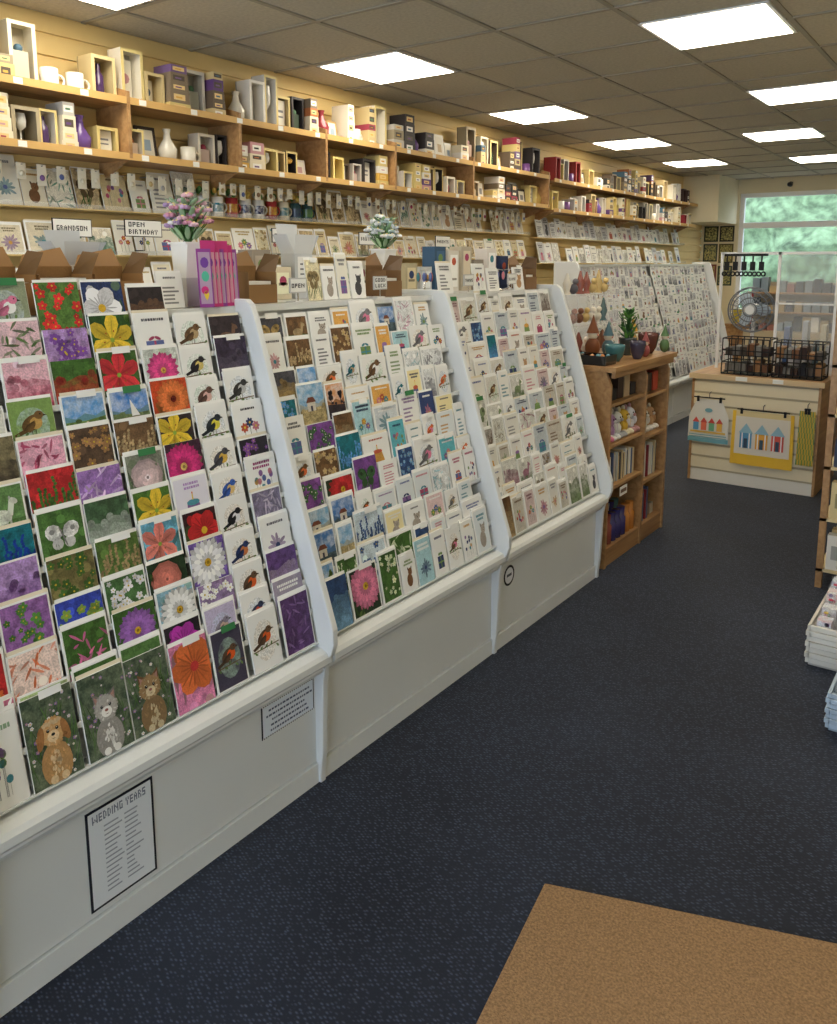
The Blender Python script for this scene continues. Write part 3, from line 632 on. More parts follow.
while y<6.8:
    z=2.04; m.cyl((XL+.001,y,z),(XL+.10,y,z),.002,.002,C(170,170,170),n=5)
    c=rg.choice([C(230,225,205),C(200,180,130),C(190,190,190),C(150,120,90),rg.choice(ACC)]); hh=rg.uniform(.05,.09)
    m.box(XL+.085,XL+.088,y-.022,y+.022,z-hh,z+.008,C(235,230,212)); m.ell((XL+.092,y,z-hh*.6),(.006,.013,.014),c,n=8)
    y+=rg.uniform(.07,.12)
m.build('hanging_tags',WR)
m=MB()
def csign(m,x,y,z,w,s_,zb,edge=BLACK,hh=.085):
    F=Fr(m,(x,y,z),(0,1,0),(0,0,1),(1,0,0)); F.box(0,w,0,hh,-.005,0,edge); F.rect(.004,.004,w-.004,hh-.004,C(238,238,235),1)
    a=s_.split(' '); px=(w*.8)/max(sum(len(GLY[c][0])+1 for c in t) for t in a)
    for i,t in enumerate(a): text(F,t,w*.1,hh*.58-hh*.42*i if len(a)>1 else hh*.35,px,C(60,60,66),2,hh*.055)
    m.box(x-.004,x-.001,y+w*.48,y+w*.52,zb,z,C(200,200,200),METAL)
for y,z,w,t in ((2.50,1.73,.22,'OPEN BIRTHDAY'),(2.12,1.72,.2,'GRANDSON'),(3.5,1.72,.2,'SISTER'),(4.3,1.72,.2,'BROTHER'),(5.2,1.72,.2,'PARENTS')):
    csign(m,XL+.17,y,z,w,t,z-.07); m.box(XL+.001,XL+.17,y+w*.49,y+w*.51,z-.07,z-.065,BLACK)
m.build('category_sign',WR)

# ------------------------------------------------------------------ things on top of the gondola
ZC=1.471
for (y,t) in ((1.96,'OPEN'),(2.40,'GOOD LUCK'),(3.02,'THANKS'),(3.40,'BLANK')):
    m=MB(); m.box(-1.985,-1.94,y+.02,y+.06,ZC+.0005,ZC+.004,C(225,225,225)); csign(m,-1.945,y,ZC+.03,.08,t,ZC+.004,edge=C(190,190,190),hh=.05); m.build('category_sign')
def cardboard(y0,y1,x=-2.02,n=4,col=C(150,112,70)):
    m=MB(); w=(y1-y0)/n
    for i in range(n):
        a=y0+i*w; zb=ZC+.0005
        m.box(x-.05,x-.047,a+.004,a+w-.004,zb,zb+.12,col,col2=mul(col,.8),busy=.2)
        m.box(x+.047,x+.05,a+.004,a+w-.004,zb,zb+.06+.02*(i%2),mul(col,1.1))
        m.box(x-.047,x+.047,a+.004,a+.007,zb,zb+.10,col); m.box(x-.047,x+.047,a+w-.007,a+w-.004,zb,zb+.10,col)
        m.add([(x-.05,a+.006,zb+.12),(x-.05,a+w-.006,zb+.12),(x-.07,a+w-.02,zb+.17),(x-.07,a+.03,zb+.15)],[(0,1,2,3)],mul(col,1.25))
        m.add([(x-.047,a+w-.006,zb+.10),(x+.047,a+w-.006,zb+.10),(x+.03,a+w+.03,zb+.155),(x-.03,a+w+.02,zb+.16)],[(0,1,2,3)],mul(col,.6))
        m.box(x-.04,x+.03,a+.012,a+w-.012,zb+.002,zb+.07+.01*(i%3),C(235,235,230))
    m.build('cardboard_tray')
cardboard(.80,1.42,n=4); cardboard(1.80,1.93,n=1,col=C(130,98,62)); cardboard(2.50,2.61,n=1,col=C(120,90,60)); cardboard(3.62,3.74,n=1,col=C(120,90,60))
def bouquet(name,x,y,z0,s,cols,vh=.12,seed=1,riser=0):
    rg=random.Random(seed); m=MB()
    if riser: m.box(x-.045,x+.045,y-.05,y+.05,z0,z0+riser,C(205,206,208)); z0+=riser
    m.prism([(x-.035*s,z0),(x+.035*s,z0),(x+.05*s,z0+vh),(x-.05*s,z0+vh)],y-.045*s,y+.045*s,C(238,238,236))
    m.box(x-.052*s,x+.052*s,y-.056*s,y+.056*s,z0+vh,z0+vh+.006,C(240,240,238))
    for i in range(50):
        a=rg.uniform(0,2*pi); r=.085*s*sqrt(rg.random()); zz=z0+vh+.04*s+.15*s*sqrt(max(0,1-(r/(.095*s))**2))*rg.uniform(.3,1); c=rg.choice(cols); px,py=x+r*cos(a),y+r*sin(a)
        m.cyl((x,y,z0+vh),(px,py,zz),.0015,.0015,C(80,130,70),n=4)
        for j in range(5):
            b_=j*2*pi/5; m.ell((px+.011*s*cos(b_),py+.011*s*sin(b_),zz),(.011*s,.009*s,.008*s),mul(c,rg.uniform(.8,1.1)),n=6)
        m.ell((px+.002,py,zz+.005),(.006*s,.006*s,.006*s),C(240,220,150),n=6)
    for i in range(36):
        a=2*pi*i/36; T=Matrix.Translation((x+.05*s*cos(a),y+.05*s*sin(a),z0+vh+.04*s+.03*(i%4)))@Matrix.Rotation(a,4,'Z')@Matrix.Rotation(-.8+.3*(i%2),4,'Y')
        m.ell((0,0,0),(.035*s,.012*s,.002),mul(C(150,180,140),rg.uniform(.7,1.3)),n=8,T=T)
    m.build(name)
bouquet('paper_flower_bouquet',-2.045,1.635,ZC,.80,[C(200,165,205),C(225,185,198),C(180,150,192),C(235,232,235),C(215,150,172)],.10,3,riser=.085)
bouquet('paper_flower_bouquet',-2.12,2.68,ZC,.78,[C(205,210,212),C(235,235,235),C(170,190,190),C(215,222,228)],.09,4,riser=.09)
m=MB(); g=C(196,200,205)
for (x,y,w,h) in ((-2.16,.96,.11,.33),(-2.16,1.28,.09,.22),(-2.15,2.16,.09,.27)):
    z=ZC+.0005; m.box(x-.035,x+.035,y,y+w,z,z+h*.6,g) 
    m.add([(x+.035,y,z+h*.6),(x+.035,y+w,z+h*.6),(x+.05,y+w+.01,z+h*.85),(x+.05,y-.01,z+h*.85)],[(0,1,2,3)],C(215,218,222))
    m.add([(x-.035,y,z+h*.6),(x-.035,y+w,z+h*.6),(x-.05,y+w+.01,z+h),(x-.05,y-.01,z+h)],[(0,1,2,3)],C(205,208,212))
    m.add([(x-.035,y+w,z+h*.6),(x+.035,y+w,z+h*.6),(x+.035,y+w+.04,z+h*.85),(x-.035,y+w+.04,z+h*.85)],[(0,1,2,3)],C(165,170,178))
    m.add([(x-.035,y,z+h*.6),(x+.035,y,z+h*.6),(x+.035,y-.04,z+h*.85),(x-.035,y-.04,z+h*.85)],[(0,1,2,3)],C(205,208,212))
    F=Fr(m,(x+.0355,y,z),(0,1,0),(0,0,1),(1,0,0)); F.rect(w*.15,h*.2,w*.85,h*.56,C(240,240,240),1)
    for q in range(4): F.rect(w*.28,h*.25+.018*q,w*.72,h*.25+.006+.018*q,GY,2)
m.build('open_gift_box')
m=MB()
for i in range(7):
    y=1.575+i*.019; F=Fr(m,(-1.928-.003*i,y,ZC+.0005),(.3,1,0),(-.06,0,1),(1,-.3,.06)); c=C(200,60,125) if i%3 else C(150,70,150); F.box(0,.044,0,.17+.012*((i*2)%3),-.003,0,c); F.rect(.004,.01,.040,.16,mixc(c,WHITE,.35),1); F.el(.022,.13,.013,.016,0,C(120,70,160),2); F.el(.022,.09,.012,.016,0,C(90,190,160),2); F.el(.018,.05,.012,.012,0,MG,2); F.petal(.022,.02,.03,.008,1.57,YL,2)
m.build('magenta_bookmarks')
m=MB()
for (y,h,w) in ((1.46,.07,.09),(2.07,.11,.07),(2.15,.09,.07),(2.23,.13,.06),(2.30,.10,.08),(2.86,.10,.11),(3.14,.09,.10),(3.26,.07,.10),(3.50,.08,.1)):
    card(m,(-1.965,y,ZC+.001),(0,1,0),(-.15,0,1),(1,0,.15),w,h+.03,palw(rnd) if h>.1 else tx(),rnd)
m.build('greeting_cards')
m=MB()
for (y,c) in ((1.96,C(160,150,140)),(2.06,C(225,215,190)),(2.30,C(200,190,160)),(2.40,C(180,180,175)),(2.50,C(225,220,205)),(2.83,C(190,180,150)),(2.94,C(205,210,215)),(3.05,C(60,90,120)),(3.16,C(225,220,210)),(3.27,C(190,180,160)),(3.38,C(150,140,130)),(3.5,C(230,225,220)),(3.62,C(45,60,95))):
    hh=rnd.uniform(.10,.22); m.box(-2.19,-2.12,y,y+.085,ZC+.0005,ZC+hh,c); F=Fr(m,(-2.119,y,ZC),(0,1,0),(0,0,1),(1,0,0)); F.rect(.012,.02,.073,hh-.02,mul(c,1.5),1); F.rect(.02,.05,.065,.06,mul(c,.5),2); F.el(.042,hh-.05,.018,.018,0,rnd.choice(ACC),2)
m.build('boxed_cards')
for i,y in enumerate((2.845,3.45,3.56)):
    m=MB(); x=-2.03; m.lathe((x,y,ZC+.0005),[(.03,0),(.03,.005),(.004,.01),(.004,.10)],C(200,200,200),METAL,n=12)
    for j in range(6):
        a=j*pi/3; m.cyl((x,y,ZC+.10),(x+.03*cos(a),y+.03*sin(a),ZC+.095),.0015,.0015,C(190,190,190),n=4); m.ell((x+.03*cos(a),y+.03*sin(a),ZC+.07),(.008,.008,.02),rnd.choice(ACC),n=7)
    m.build('keyring_spinner')

# ------------------------------------------------------------------ wooden shelf unit
WY0,WY1,WYm=3.92,4.80,4.42; WX_=-1.63; WB=-2.1
root=empty('wooden_bookcase'); m=MB(); wc=C(200,150,90)
for y in (WY0,WYm,WY1-.02): m.prism([(WB,0),(WX_,0),(WX_,.98),(WX_-.03,1.05),(WB,1.05)],y,y+.022,wc,WOOD)
m.box(WB-.0,WB+.012,WY0,WY1,0,1.05,wc,WOOD)
for z in (.10,.43,.66,.88):
    m.box(WB+.012,WX_-.008,WY0+.022,WYm,z-.018,z,wc,WOOD)
for z in (.10,.36,.62,.86):
    m.box(WB+.012,WX_-.008,WYm+.022,WY1-.02,z-.018,z,wc,WOOD)
m.box(WX_-.03,WX_-.01,WY0+.022,WY1-.02,0,.082,wc,WOOD)
m.box(WB-.05,WX_+.03,WY0-.02,WY1+.03,1.05,1.078,wc,WOOD)
m.box(WX_+.0,WX_+.02,WY0,WY1,1.02,1.05,wc,WOOD)
m.build('carcass',root,bevel=.002)
def plush(m,x,y,z,s,c1,c2):
    m.ell((x,y,z+.05*s),(.05*s,.05*s,.05*s),c1,busy=.5,col2=mul(c1,.8)); m.ell((x+.015*s,y,z+.115*s),(.038*s,.04*s,.036*s),c1)
    for q in (-1,1):
        m.ell((x+.005*s,y+q*.032*s,z+.15*s),(.012*s,.015*s,.02*s),c2,n=8); m.ell((x+.05*s,y+q*.03*s,z+.02*s),(.03*s,.018*s,.018*s),c2,n=8); m.ell((x+.03*s,y+q*.05*s,z+.07*s),(.02*s,.014*s,.03*s),c1,n=8)
        m.ell((x+.05*s,y+q*.014*s,z+.122*s),(.004*s,.004*s,.005*s),BLACK,n=6)
    m.ell((x+.053*s,y,z+.108*s),(.01*s,.014*s,.01*s),c2,n=8)
m=MB(); 
for i,(y,c1,c2) in enumerate([(4.0,C(235,230,225),PK),(4.09,C(180,140,190),WHITE),(4.18,C(240,240,235),C(180,180,180)),(4.275,C(230,190,70),C(240,230,200)),(4.365,C(225,225,235),C(200,150,150))]):
    plush(m,WX_-.09,y,.661,.95,c1,c2)
for y,c1 in ((4.04,C(220,120,150)),(4.14,C(120,140,190)),(4.24,C(180,140,170)),(4.34,C(230,230,225))): plush(m,WX_-.22,y,.661,1.2,c1,WHITE)
for y,c1 in ((4.5,C(235,200,90)),(4.61,C(230,225,220)),(4.71,C(200,160,120))): plush(m,WX_-.1,y,.621,.9,c1,C(240,235,230))
for y,c1 in ((4.52,C(190,200,220)),(4.66,C(220,160,170))): plush(m,WX_-.23,y,.621,1.1,c1,WHITE)
m.build('plush_toys',root)
m=MB(); rg=random.Random(9)
def books(m,y0,y1,z,h,x=WX_-.03):
    y=y0
    while y<y1-.02:
        t_=rg.uniform(.008,.02); hh=h*rg.uniform(.8,1); m.box(x-.14,x-rg.uniform(0,.02),y,y+t_,z+.0005,z+hh,rg.choice([C(235,232,225),C(240,240,238),C(90,110,150),C(160,60,70),C(220,200,160),C(60,60,70),C(210,215,220)])); y+=t_+.001
books(m,3.95,4.4,.431,.17); books(m,4.45,4.77,.361,.2); books(m,4.45,4.62,.101,.2)
m.build('books',root)
m=MB()
for i in range(7): 
    for j in range(3): m.lathe((WX_-.05-.09*j,3.98+.065*i,.1005),[(.024,0),(.03,.005),(.03,.10),(.02,.115),(.024,.16)],rg.choice([C(60,55,110),C(150,80,70),C(190,190,190),C(210,190,160),C(90,130,130),C(200,130,60)]),GLOSS,n=10)
for i in range(6): m.ell((WX_-.20,3.99+.07*i,.30),(.03,.03,.05),rg.choice([C(150,80,90),C(190,190,185),C(60,70,100)]),GLOSS,n=10)
m.build('candle_jars',root)
m=MB()
for i in range(5): m.box(WX_-.2,WX_-.05,3.955+.09*i,4.03+.09*i,.8805,.881+rg.uniform(.06,.13),rg.choice([C(70,55,50),C(150,130,110),C(40,40,45),C(190,170,140)]))
for i in range(3): m.box(WX_-.2,WX_-.05,4.46+.1*i,4.54+.1*i,.8605,.861+rg.uniform(.06,.14),rg.choice([C(70,55,50),C(150,130,110),C(190,80,60)]))
for i in range(2): m.box(WX_-.2,WX_-.05,4.64+.065*i,4.69+.065*i,.1005,.101+rg.uniform(.06,.12),rg.choice([C(200,190,170),C(150,130,110)]))
m.build('trinket_boxes',root)
m=MB(); F=Fr(m,(WX_+.0015,4.09,.36),(0,1,0),(0,0,1),(1,0,0)); F.box(0,.10,0,.05,-.001,.001,C(235,232,225)); F.rect(.01,.015,.09,.035,C(110,80,60),3); m.build('price_label',root)
zt=1.0785; m=MB()
for (x,y) in ((-1.74,4.0),(-1.90,4.02)):
    m.box(x-.07,x+.07,y-.07,y+.07,zt,zt+.006,BLACK,GLOSS)
    for q in (-1,1): m.box(x+q*.07-.003,x+q*.07+.003,y-.07,y+.07,zt+.006,zt+.05,BLACK,GLOSS); m.box(x-.067,x+.067,y+q*.07-.003,y+q*.07+.003,zt+.006,zt+.05,BLACK,GLOSS)
    for i in range(6): m.ell((x+rnd.uniform(-.045,.045),y+rnd.uniform(-.045,.045),zt+.03),(.015,.015,.022),rnd.choice([C(90,140,160),C(190,120,60),C(120,60,120)]),GLOSS,n=8)
m.build('black_trinket_tray')
def bowl(m,x,y,z,r,h,col,mm=GLOSS): m.lathe((x,y,z),[(r*.45,0),(r*.8,h*.3),(r,h*.8),(r*.97,h),(r*.9,h),(r*.7,h*.35),(.001,h*.15)],col,mm,n=18,cap=False)
for (x,y,r_,h_,c_) in ((-1.72,4.17,.055,.09,C(60,110,115)),(-1.66,4.34,.045,.10,C(60,55,75)),(-1.72,4.66,.06,.12,C(90,50,45))):
    m=MB(); bowl(m,x,y,zt,r_,h_,c_); m.build('ceramic_bowl')
m=MB()
m.lathe((-1.78,4.50,zt),[(.035,0),(.05,.09),(.053,.1),(.04,.1)],C(60,70,70),GLOSS)
for i in range(70):
    a=rnd.uniform(0,2*pi);r=rnd.uniform(.01,.05); T=Matrix.Translation((-1.78+r*cos(a),4.50+r*sin(a),zt+.11+rnd.uniform(0,.15)))@Matrix.Rotation(a,4,'Z')@Matrix.Rotation(rnd.uniform(-1.3,-.2),4,'Y')
    m.ell((0,0,0),(.026,.010,.002),rnd.choice([C(60,110,50),C(90,140,60),C(40,80,40)]),n=8,T=T)
for i in range(14):
    a=2*pi*i/14; m.cyl((-1.78,4.50,zt+.09),(-1.78+.035*cos(a),4.50+.035*sin(a),zt+.2),.0015,.0015,C(60,100,50),n=4)
m.build('potted_plant')
def gnome(x,y,c,c2,s):
    m=MB(); m.ell((x,y,zt+.045*s),(.032*s,.032*s,.045*s),c); m.ell((x,y,zt+.10*s),(.022*s,.022*s,.022*s),c2); m.lathe((x,y,zt+.108*s),[(.028*s,0),(.024*s,.01*s),(.012*s,.04*s),(.001,.075*s)],c,n=12,cap=False); m.ell((x+.022*s,y,zt+.1*s),(.006*s,.006*s,.006*s),C(230,170,150),n=6); m.build('gnome_figurine')
for a in ((-1.88,4.24,C(120,70,40),C(230,220,200),1.3),(-1.84,4.36,C(70,100,110),C(220,210,190),1.1),(-1.66,4.46,C(150,80,80),C(240,230,220),.8),(-1.82,4.62,C(60,70,120),C(230,220,200),1.0),(-1.85,4.75,C(200,160,60),C(240,230,220),1.1),(-1.66,4.77,C(90,120,80),C(230,220,200),.9)): gnome(*a)
root=empty('acrylic_display_case'); m=MB()
ax0,ax1,ay0,ay1=-2.13,-1.95,4.18,4.80
for zz in (zt+.0003,zt+.17,zt+.34): m.box(ax0,ax1,ay0,ay1,zz,zz+.005,WHITE,CLEAR)
for y in (ay0,ay1-.005): m.box(ax0,ax1,y,y+.005,zt+.005,zt+.345,WHITE,CLEAR)
m.box(ax0,ax0+.004,ay0,ay1,zt+.005,zt+.345,WHITE,CLEAR)
for zz in (zt+.006,zt+.176,zt+.346):
    for i in range(7):
        y=ay0+.05+.085*i; c_=rnd.choice([C(120,80,60),C(190,165,110),C(90,90,100),C(210,205,195),C(140,80,70),C(80,105,110)])
        if rnd.random()<.5: m.lathe(((ax0+ax1)/2,y,zz),[(.025,0),(.015,.02),(.026,.06),(.015,.09),(.005,.11+.03*rnd.random())],c_,GLOSS,n=10)
        else: m.ell(((ax0+ax1)/2,y,zz+.03),(.025,.03,.03),c_,n=10); m.ell(((ax0+ax1)/2+.01,y,zz+.072),(.018,.02,.018),mul(c_,1.3),n=8)
m.build('case',root)
m=MB(); m.box(-2.13,-2.03,3.95,4.06,zt,zt+.26,C(70,50,38)); F=Fr(m,(-2.029,3.95,zt),(0,1,0),(0,0,1),(1,0,0)); F.rect(.015,.02,.095,.24,C(120,85,55),1); F.el(.055,.15,.025,.035,0,C(200,180,140),2); F.rect(.03,.05,.08,.07,C(220,205,170),2); m.build('brown_gift_box')

# ------------------------------------------------------------------ counter
CX0,CX1,CY=-1.87,-1.02,6.05
root=empty('shop_counter'); m=MB()
m.box(CX0,CX1,CY+.012,CY+.75,.02,.77,C(190,178,150))
z=.10
m.box(CX0,CX1,CY+.004,CY+.012,.0,.085,C(225,222,212))
while z<.74:
    m.box(CX0,CX1,CY,CY+.012,z,z+.078,C(232,220,188)); z+=.095
for x in (CX0-.012,CX1-.006): m.box(x,x+.018,CY-.004,CY+.75,0,.77,C(205,165,105),WOOD)
m.box(CX0-.03,CX1+.03,CY-.02,CY+.78,.77,.80,C(190,150,95),WOOD)
m.box(CX0-.03,CX1+.03,CY-.026,CY-.02,.765,.802,C(215,190,150))
m.build('cabinet',root)
m=MB(); m.box(CX0+.3,CX0+.38,CY-.029,CY-.027,.77,.80,WHITE); m.box(CX0+.55,CX0+.62,CY-.029,CY-.027,.77,.80,WHITE); m.build('label',root)
def cloth(name,x0,x1,z0,z1,base,kind):
    m=MB(); nx,nz=18,10; vs=[];fs=[]
    for j in range(nz+1):
        for i in range(nx+1):
            u=i/nx;v=j/nz; flare=(1-v)*.01
            x=x0+(x1-x0)*u+(u-.5)*flare; zz=z0+(z1-z0)*v
            if kind=='apron' and v>.62: x=(x0+x1)/2+(x-(x0+x1)/2)*(1-(v-.62)*1.0)
            vs.append((x,CY-.036+.004*sin(u*15)*(1.1-v),zz))
    for j in range(nz):
        for i in range(nx):
            a=j*(nx+1)+i; fs.append((a,a+1,a+nx+2,a+nx+1))
    for idx,f in enumerate(fs):
        j=idx//nx;c=base
        if kind=='towel':
            if j==0 or j==1: c=C(235,190,60)
            elif j==nz-1 : c=C(225,205,150)
            if idx%nx in(0,nx-1): c=C(235,190,60)
        if kind=='apron' and j<1: c=C(120,180,190)
        if kind=='bag': c=C(200,170,70) if (idx%nx+j)%3 else C(90,140,80)
        m.add([vs[q] for q in f],[(0,1,2,3)],c,smooth=True)
    F=Fr(m,(x0,CY-.044,z0),(1,0,0),(0,0,1),(0,-1,0)); w=x1-x0;h=z1-z0
    if kind=='towel':
        for i,c in enumerate((C(90,150,190),C(230,170,70),C(215,95,80))):
            u=w*(.14+.26*i); F.rect(u,h*.32,u+w*.2,h*.6,c,1); F.poly([(u-w*.02,h*.6),(u+w*.22,h*.6),(u+w*.1,h*.78)],C(150,190,205),2); F.rect(u+w*.07,h*.32,u+w*.13,h*.5,C(60,80,100),2)
            for q in (.03,.15): F.rect(u+w*q,h*.32,u+w*(q+.02),h*.6,C(240,240,235),1.5)
    if kind=='apron':
        for i,c in enumerate((C(90,150,190),C(230,120,90),C(120,180,140),C(230,180,80))):
            u=w*(.12+.2*i); F.rect(u,h*.28,u+w*.14,h*.46,c,1); F.poly([(u-w*.02,h*.46),(u+w*.16,h*.46),(u+w*.07,h*.58)],C(200,80,70),2)
        F.rect(w*.05,h*.22,w*.95,h*.26,C(230,190,90),1); F.el(w*.5,h*.75,w*.1,h*.05,0,C(120,170,180),1)
        for q in range(3): F.rect(w*.02,h*(.06+.05*q),w*.98,h*(.08+.05*q),C(130,175,185),1)
    xm=(x0+x1)/2
    m.cyl((x0+.03,CY-.042,z1+.012),(x1-.03,CY-.042,z1+.012),.005,.005,BLACK,n=8)
    for q in (x0+.06,x1-.06): m.box(q-.008,q+.008,CY-.048,CY-.036,z1-.02,z1+.02,BLACK)
    m.cyl((xm,CY-.042,z1+.012),(xm,CY-.042,z1+.045),.003,.003,C(90,90,90),n=6); m.cyl((xm,CY-.042,z1+.045),(xm,CY-.001,z1+.05),.003,.003,C(90,90,90),n=6)
    m.build(name)
cloth('hanging_apron',-1.88,-1.60,.30,.62,C(226,224,214),'apron')
cloth('hanging_tea_towel',-1.57,-1.16,.17,.56,C(228,220,205),'towel')
cloth('hanging_fabric_bag',-1.13,-1.03,.22,.60,C(200,180,90),'bag')
zc=.801
m=MB()
def wirebox(m,x0,x1,y0,y1,z0,z1,r=.0035,nx=7,nz=3,col=BLACK):
    for y in (y0,y1):
        for i in range(nx+1):
            x=x0+(x1-x0)*i/nx; m.cyl((x,y,z0),(x,y,z1),r,r,col,n=5)
        for j in range(nz+1):
            z=z0+(z1-z0)*j/nz; m.cyl((x0,y,z),(x1,y,z),r,r,col,n=5)
    for x in (x0,x1):
        for j in range(nz+1):
            z=z0+(z1-z0)*j/nz; m.cyl((x,y0,z),(x,y1,z),r,r,col,n=5)
wirebox(m,-1.70,-1.38,6.12,6.35,zc+.004,zc+.26,r=.0045); wirebox(m,-1.35,-1.03,6.12,6.35,zc+.004,zc+.25,r=.0045)
rg=random.Random(3)
for x0 in (-1.69,-1.34):
    for j in range(2):
        m.box(x0,x0+.30,6.14,6.33,zc+.02+.115*j,zc+.026+.115*j,BLACK)
        for i in range(6): m.box(x0+.005+.05*i,x0+.05+.05*i,6.15,6.3,zc+.026+.115*j,zc+.026+.115*j+rg.uniform(.04,.085),rg.choice([C(60,40,30),C(120,80,50),C(30,30,35),C(150,110,70),C(120,118,112),C(80,70,60)]))
m.build('wire_rack')
root=empty('desk_fan'); m=MB(); fx,fy,fz=-1.62,6.56,1.25
m.lathe((fx,fy+.05,zc),[(.10,0),(.10,.015),(.03,.03),(.015,.05),(.013,.38)],C(225,228,230),GLOSS,n=20)
T=Matrix.Translation((fx,fy-.02,fz))@Matrix.Rotation(pi/2,4,'X')
for R_,dz in ((.165,-.03),(.17,0),(.165,.03),(.13,.04),(.09,.045),(.05,.05)): m.torus((0,0,dz),R_,.0045,C(120,125,132),T=T,n=28,k=5)
for i in range(28):
    a=2*pi*i/28; ps=[T@Vector((cos(a)*r,sin(a)*r,zz)) for r,zz in ((.03,.05),(.11,.045),(.168,.01),(.168,-.01),(.11,-.045))]
    for p,q in zip(ps,ps[1:]): m.cyl(p,q,.0022,.0022,C(130,135,142),n=4)
for i in range(3): m.ell((0,0,0),(.065,.05,.004),C(190,205,218),T=T@Matrix.Rotation(i*2.094,4,'Z')@Matrix.Translation((.08,0,0))@Matrix.Rotation(.4,4,'X'))
m.cyl(T@Vector((0,0,.052)),T@Vector((0,0,-.10)),.035,.045,C(225,228,230),n=16)
m.build('body',root)
root=empty('counter_screen'); m=MB()
for x in (-1.83,-1.42,-1.03): m.box(x-.010,x+.010,6.44,6.456,zc,1.68,C(235,235,235))
m.box(-1.83,-1.03,6.44,6.456,1.66,1.68,C(230,230,230)); m.box(-1.41,-1.04,6.445,6.449,1.0,1.66,WHITE,CLEAR)
m.box(-1.42,-1.03,6.44,6.456,1.30,1.312,C(230,230,230))
m.build('frame',root)
m=MB()
for i in range(5):
    x=-1.79+.062*i; m.cyl((x,6.43,1.66),(x,6.43,1.60),.006,.006,BLACK,n=6); m.box(x-.018,x+.018,6.425,6.435,1.545,1.61,BLACK)
    for q in (-1,1): m.torus((0,0,0),.014,.006,BLACK,T=Matrix.Translation((x+q*.016,6.43,1.52))@Matrix.Rotation(pi/2,4,'X'),n=12,k=5)
m.box(-1.81,-1.50,6.427,6.439,1.65,1.668,BLACK)
m.build('hanging_scissors',root)
m=MB(); rg=random.Random(4)
for i in range(9): x=-1.41+.041*i; m.box(x,x+.037,6.5,6.6,zc,zc+rg.uniform(.15,.40),rg.choice([C(180,185,190),C(90,110,120),C(200,190,160),C(60,90,140),C(130,130,135),C(60,60,65)]))
m.build('till_goods')

m=MB(); rg=random.Random(14)
m.box(-3.2,-1.5,11.6,12.1,0,.75,C(200,160,100),WOOD); m.box(-3.22,-1.48,11.58,12.12,.75,.78,C(210,170,110),WOOD)
for z in (.25,.5): m.box(-3.2,-1.5,11.59,11.6,z-.01,z+.01,C(120,90,60))
m.build('low_cabinet')
fm=MB()
for i in range(14):
    x=-3.15+.115*i; hh=rg.uniform(.15,.5); c_=rg.choice([C(60,60,70),C(180,170,150),C(150,60,60),C(90,120,140),C(230,225,210),C(200,180,60)]); fm.box(x,x+.09,11.75,11.85,.7805,.781+hh,c_)
    fm.torus((0,0,0),.025,.003,mul(c_,.6),T=Matrix.Translation((x+.045,11.8,.781+hh))@Matrix.Rotation(pi/2,4,'X'),n=10,k=4)
fm.build('gift_bags')
m=MB()
for (x,z,w,h,c) in ((-3.74,1.9,.2,.22,C(40,50,35)),(-3.52,1.9,.2,.22,C(30,30,30)),(-3.74,1.62,.2,.25,C(60,70,60)),(-3.52,1.6,.2,.27,C(90,80,40)),(-3.74,1.3,.2,.28,C(120,60,60)),(-3.52,1.28,.2,.28,C(50,70,60))):
    F=Fr(m,(x,YB-.002,z),(1,0,0),(0,0,1),(0,-1,0)); F.box(0,w,0,h,-.001,.004,c); F.rect(.02,.02,w-.02,h-.02,c,12,col2=C(200,190,120),busy=1)
m.build('wall_posters')
m=MB(); m.lathe((0,0,0),[(.001,0),(.03,.0),(.03,.06),(.02,.08)],BLACK,T=Matrix.Translation((-2.6,YB-.1,2.64))@Matrix.Rotation(pi/2,4,'X')); m.box(-2.61,-2.59,YB-.1,YB,2.66,2.68,BLACK); m.build('security_camera')
root=empty('back_display_stand'); m=MB()
m.box(-2.3,-.9,9.0,9.4,0,.9,C(175,160,130)); m.box(-2.3,-.9,9.36,9.4,.9,1.40,C(160,148,125))
for z in (1.1,1.3): m.box(-2.3,-.9,9.1,9.4,z-.015,z,C(205,165,105),WOOD)
for z in (.9,1.1,1.3):
    for i in range(16): m.box(-2.27+.085*i,-2.20+.085*i,9.15,9.25,z+.0005,z+rg.uniform(.06,.16),rg.choice([C(60,70,80),C(150,140,120),C(140,95,85),C(120,135,145),OFF,C(170,150,110),C(80,80,85)]))
m.build('stand',root)

# ------------------------------------------------------------------ right-hand display
root=empty('display_stand'); m=MB()
RX0=-.685
for y in (4.32,5.35):
    for x in (RX0,RX0+.40): m.box(x,x+.03,y,y+.03,0,1.66,C(200,170,120),WOOD)
m.box(RX0+.44,RX0+.45,4.35,5.35,0,1.6,C(215,200,160))
for z in (.1,.36,.62,.88,1.12,1.36,1.62): m.box(RX0+.0,RX0+.43,4.32,5.38,z-.015,z,C(215,195,150))
m.build('frame',root)
m=MB(); rg=random.Random(31)
for z in (.1,.36,.62,.88,1.12,1.36):
    y=4.33
    while y<5.25:
        w=rg.uniform(.05,.10); c_=rg.choice([C(230,225,215),C(220,200,150),C(90,130,110),C(180,90,85),C(60,70,90),C(235,235,230),C(160,140,110)]); hh=rg.uniform(.1,.2)
        for x in (RX0+.04,RX0+.15,RX0+.26): m.box(x,x+.10,y,y+w,z+.0005,z+hh,c_); m.box(x+.02,x+.08,y-.0008,y,z+hh*.3,z+hh*.7,mul(c_,.5))
        y+=w+.006
m.build('packaged_gifts',root)
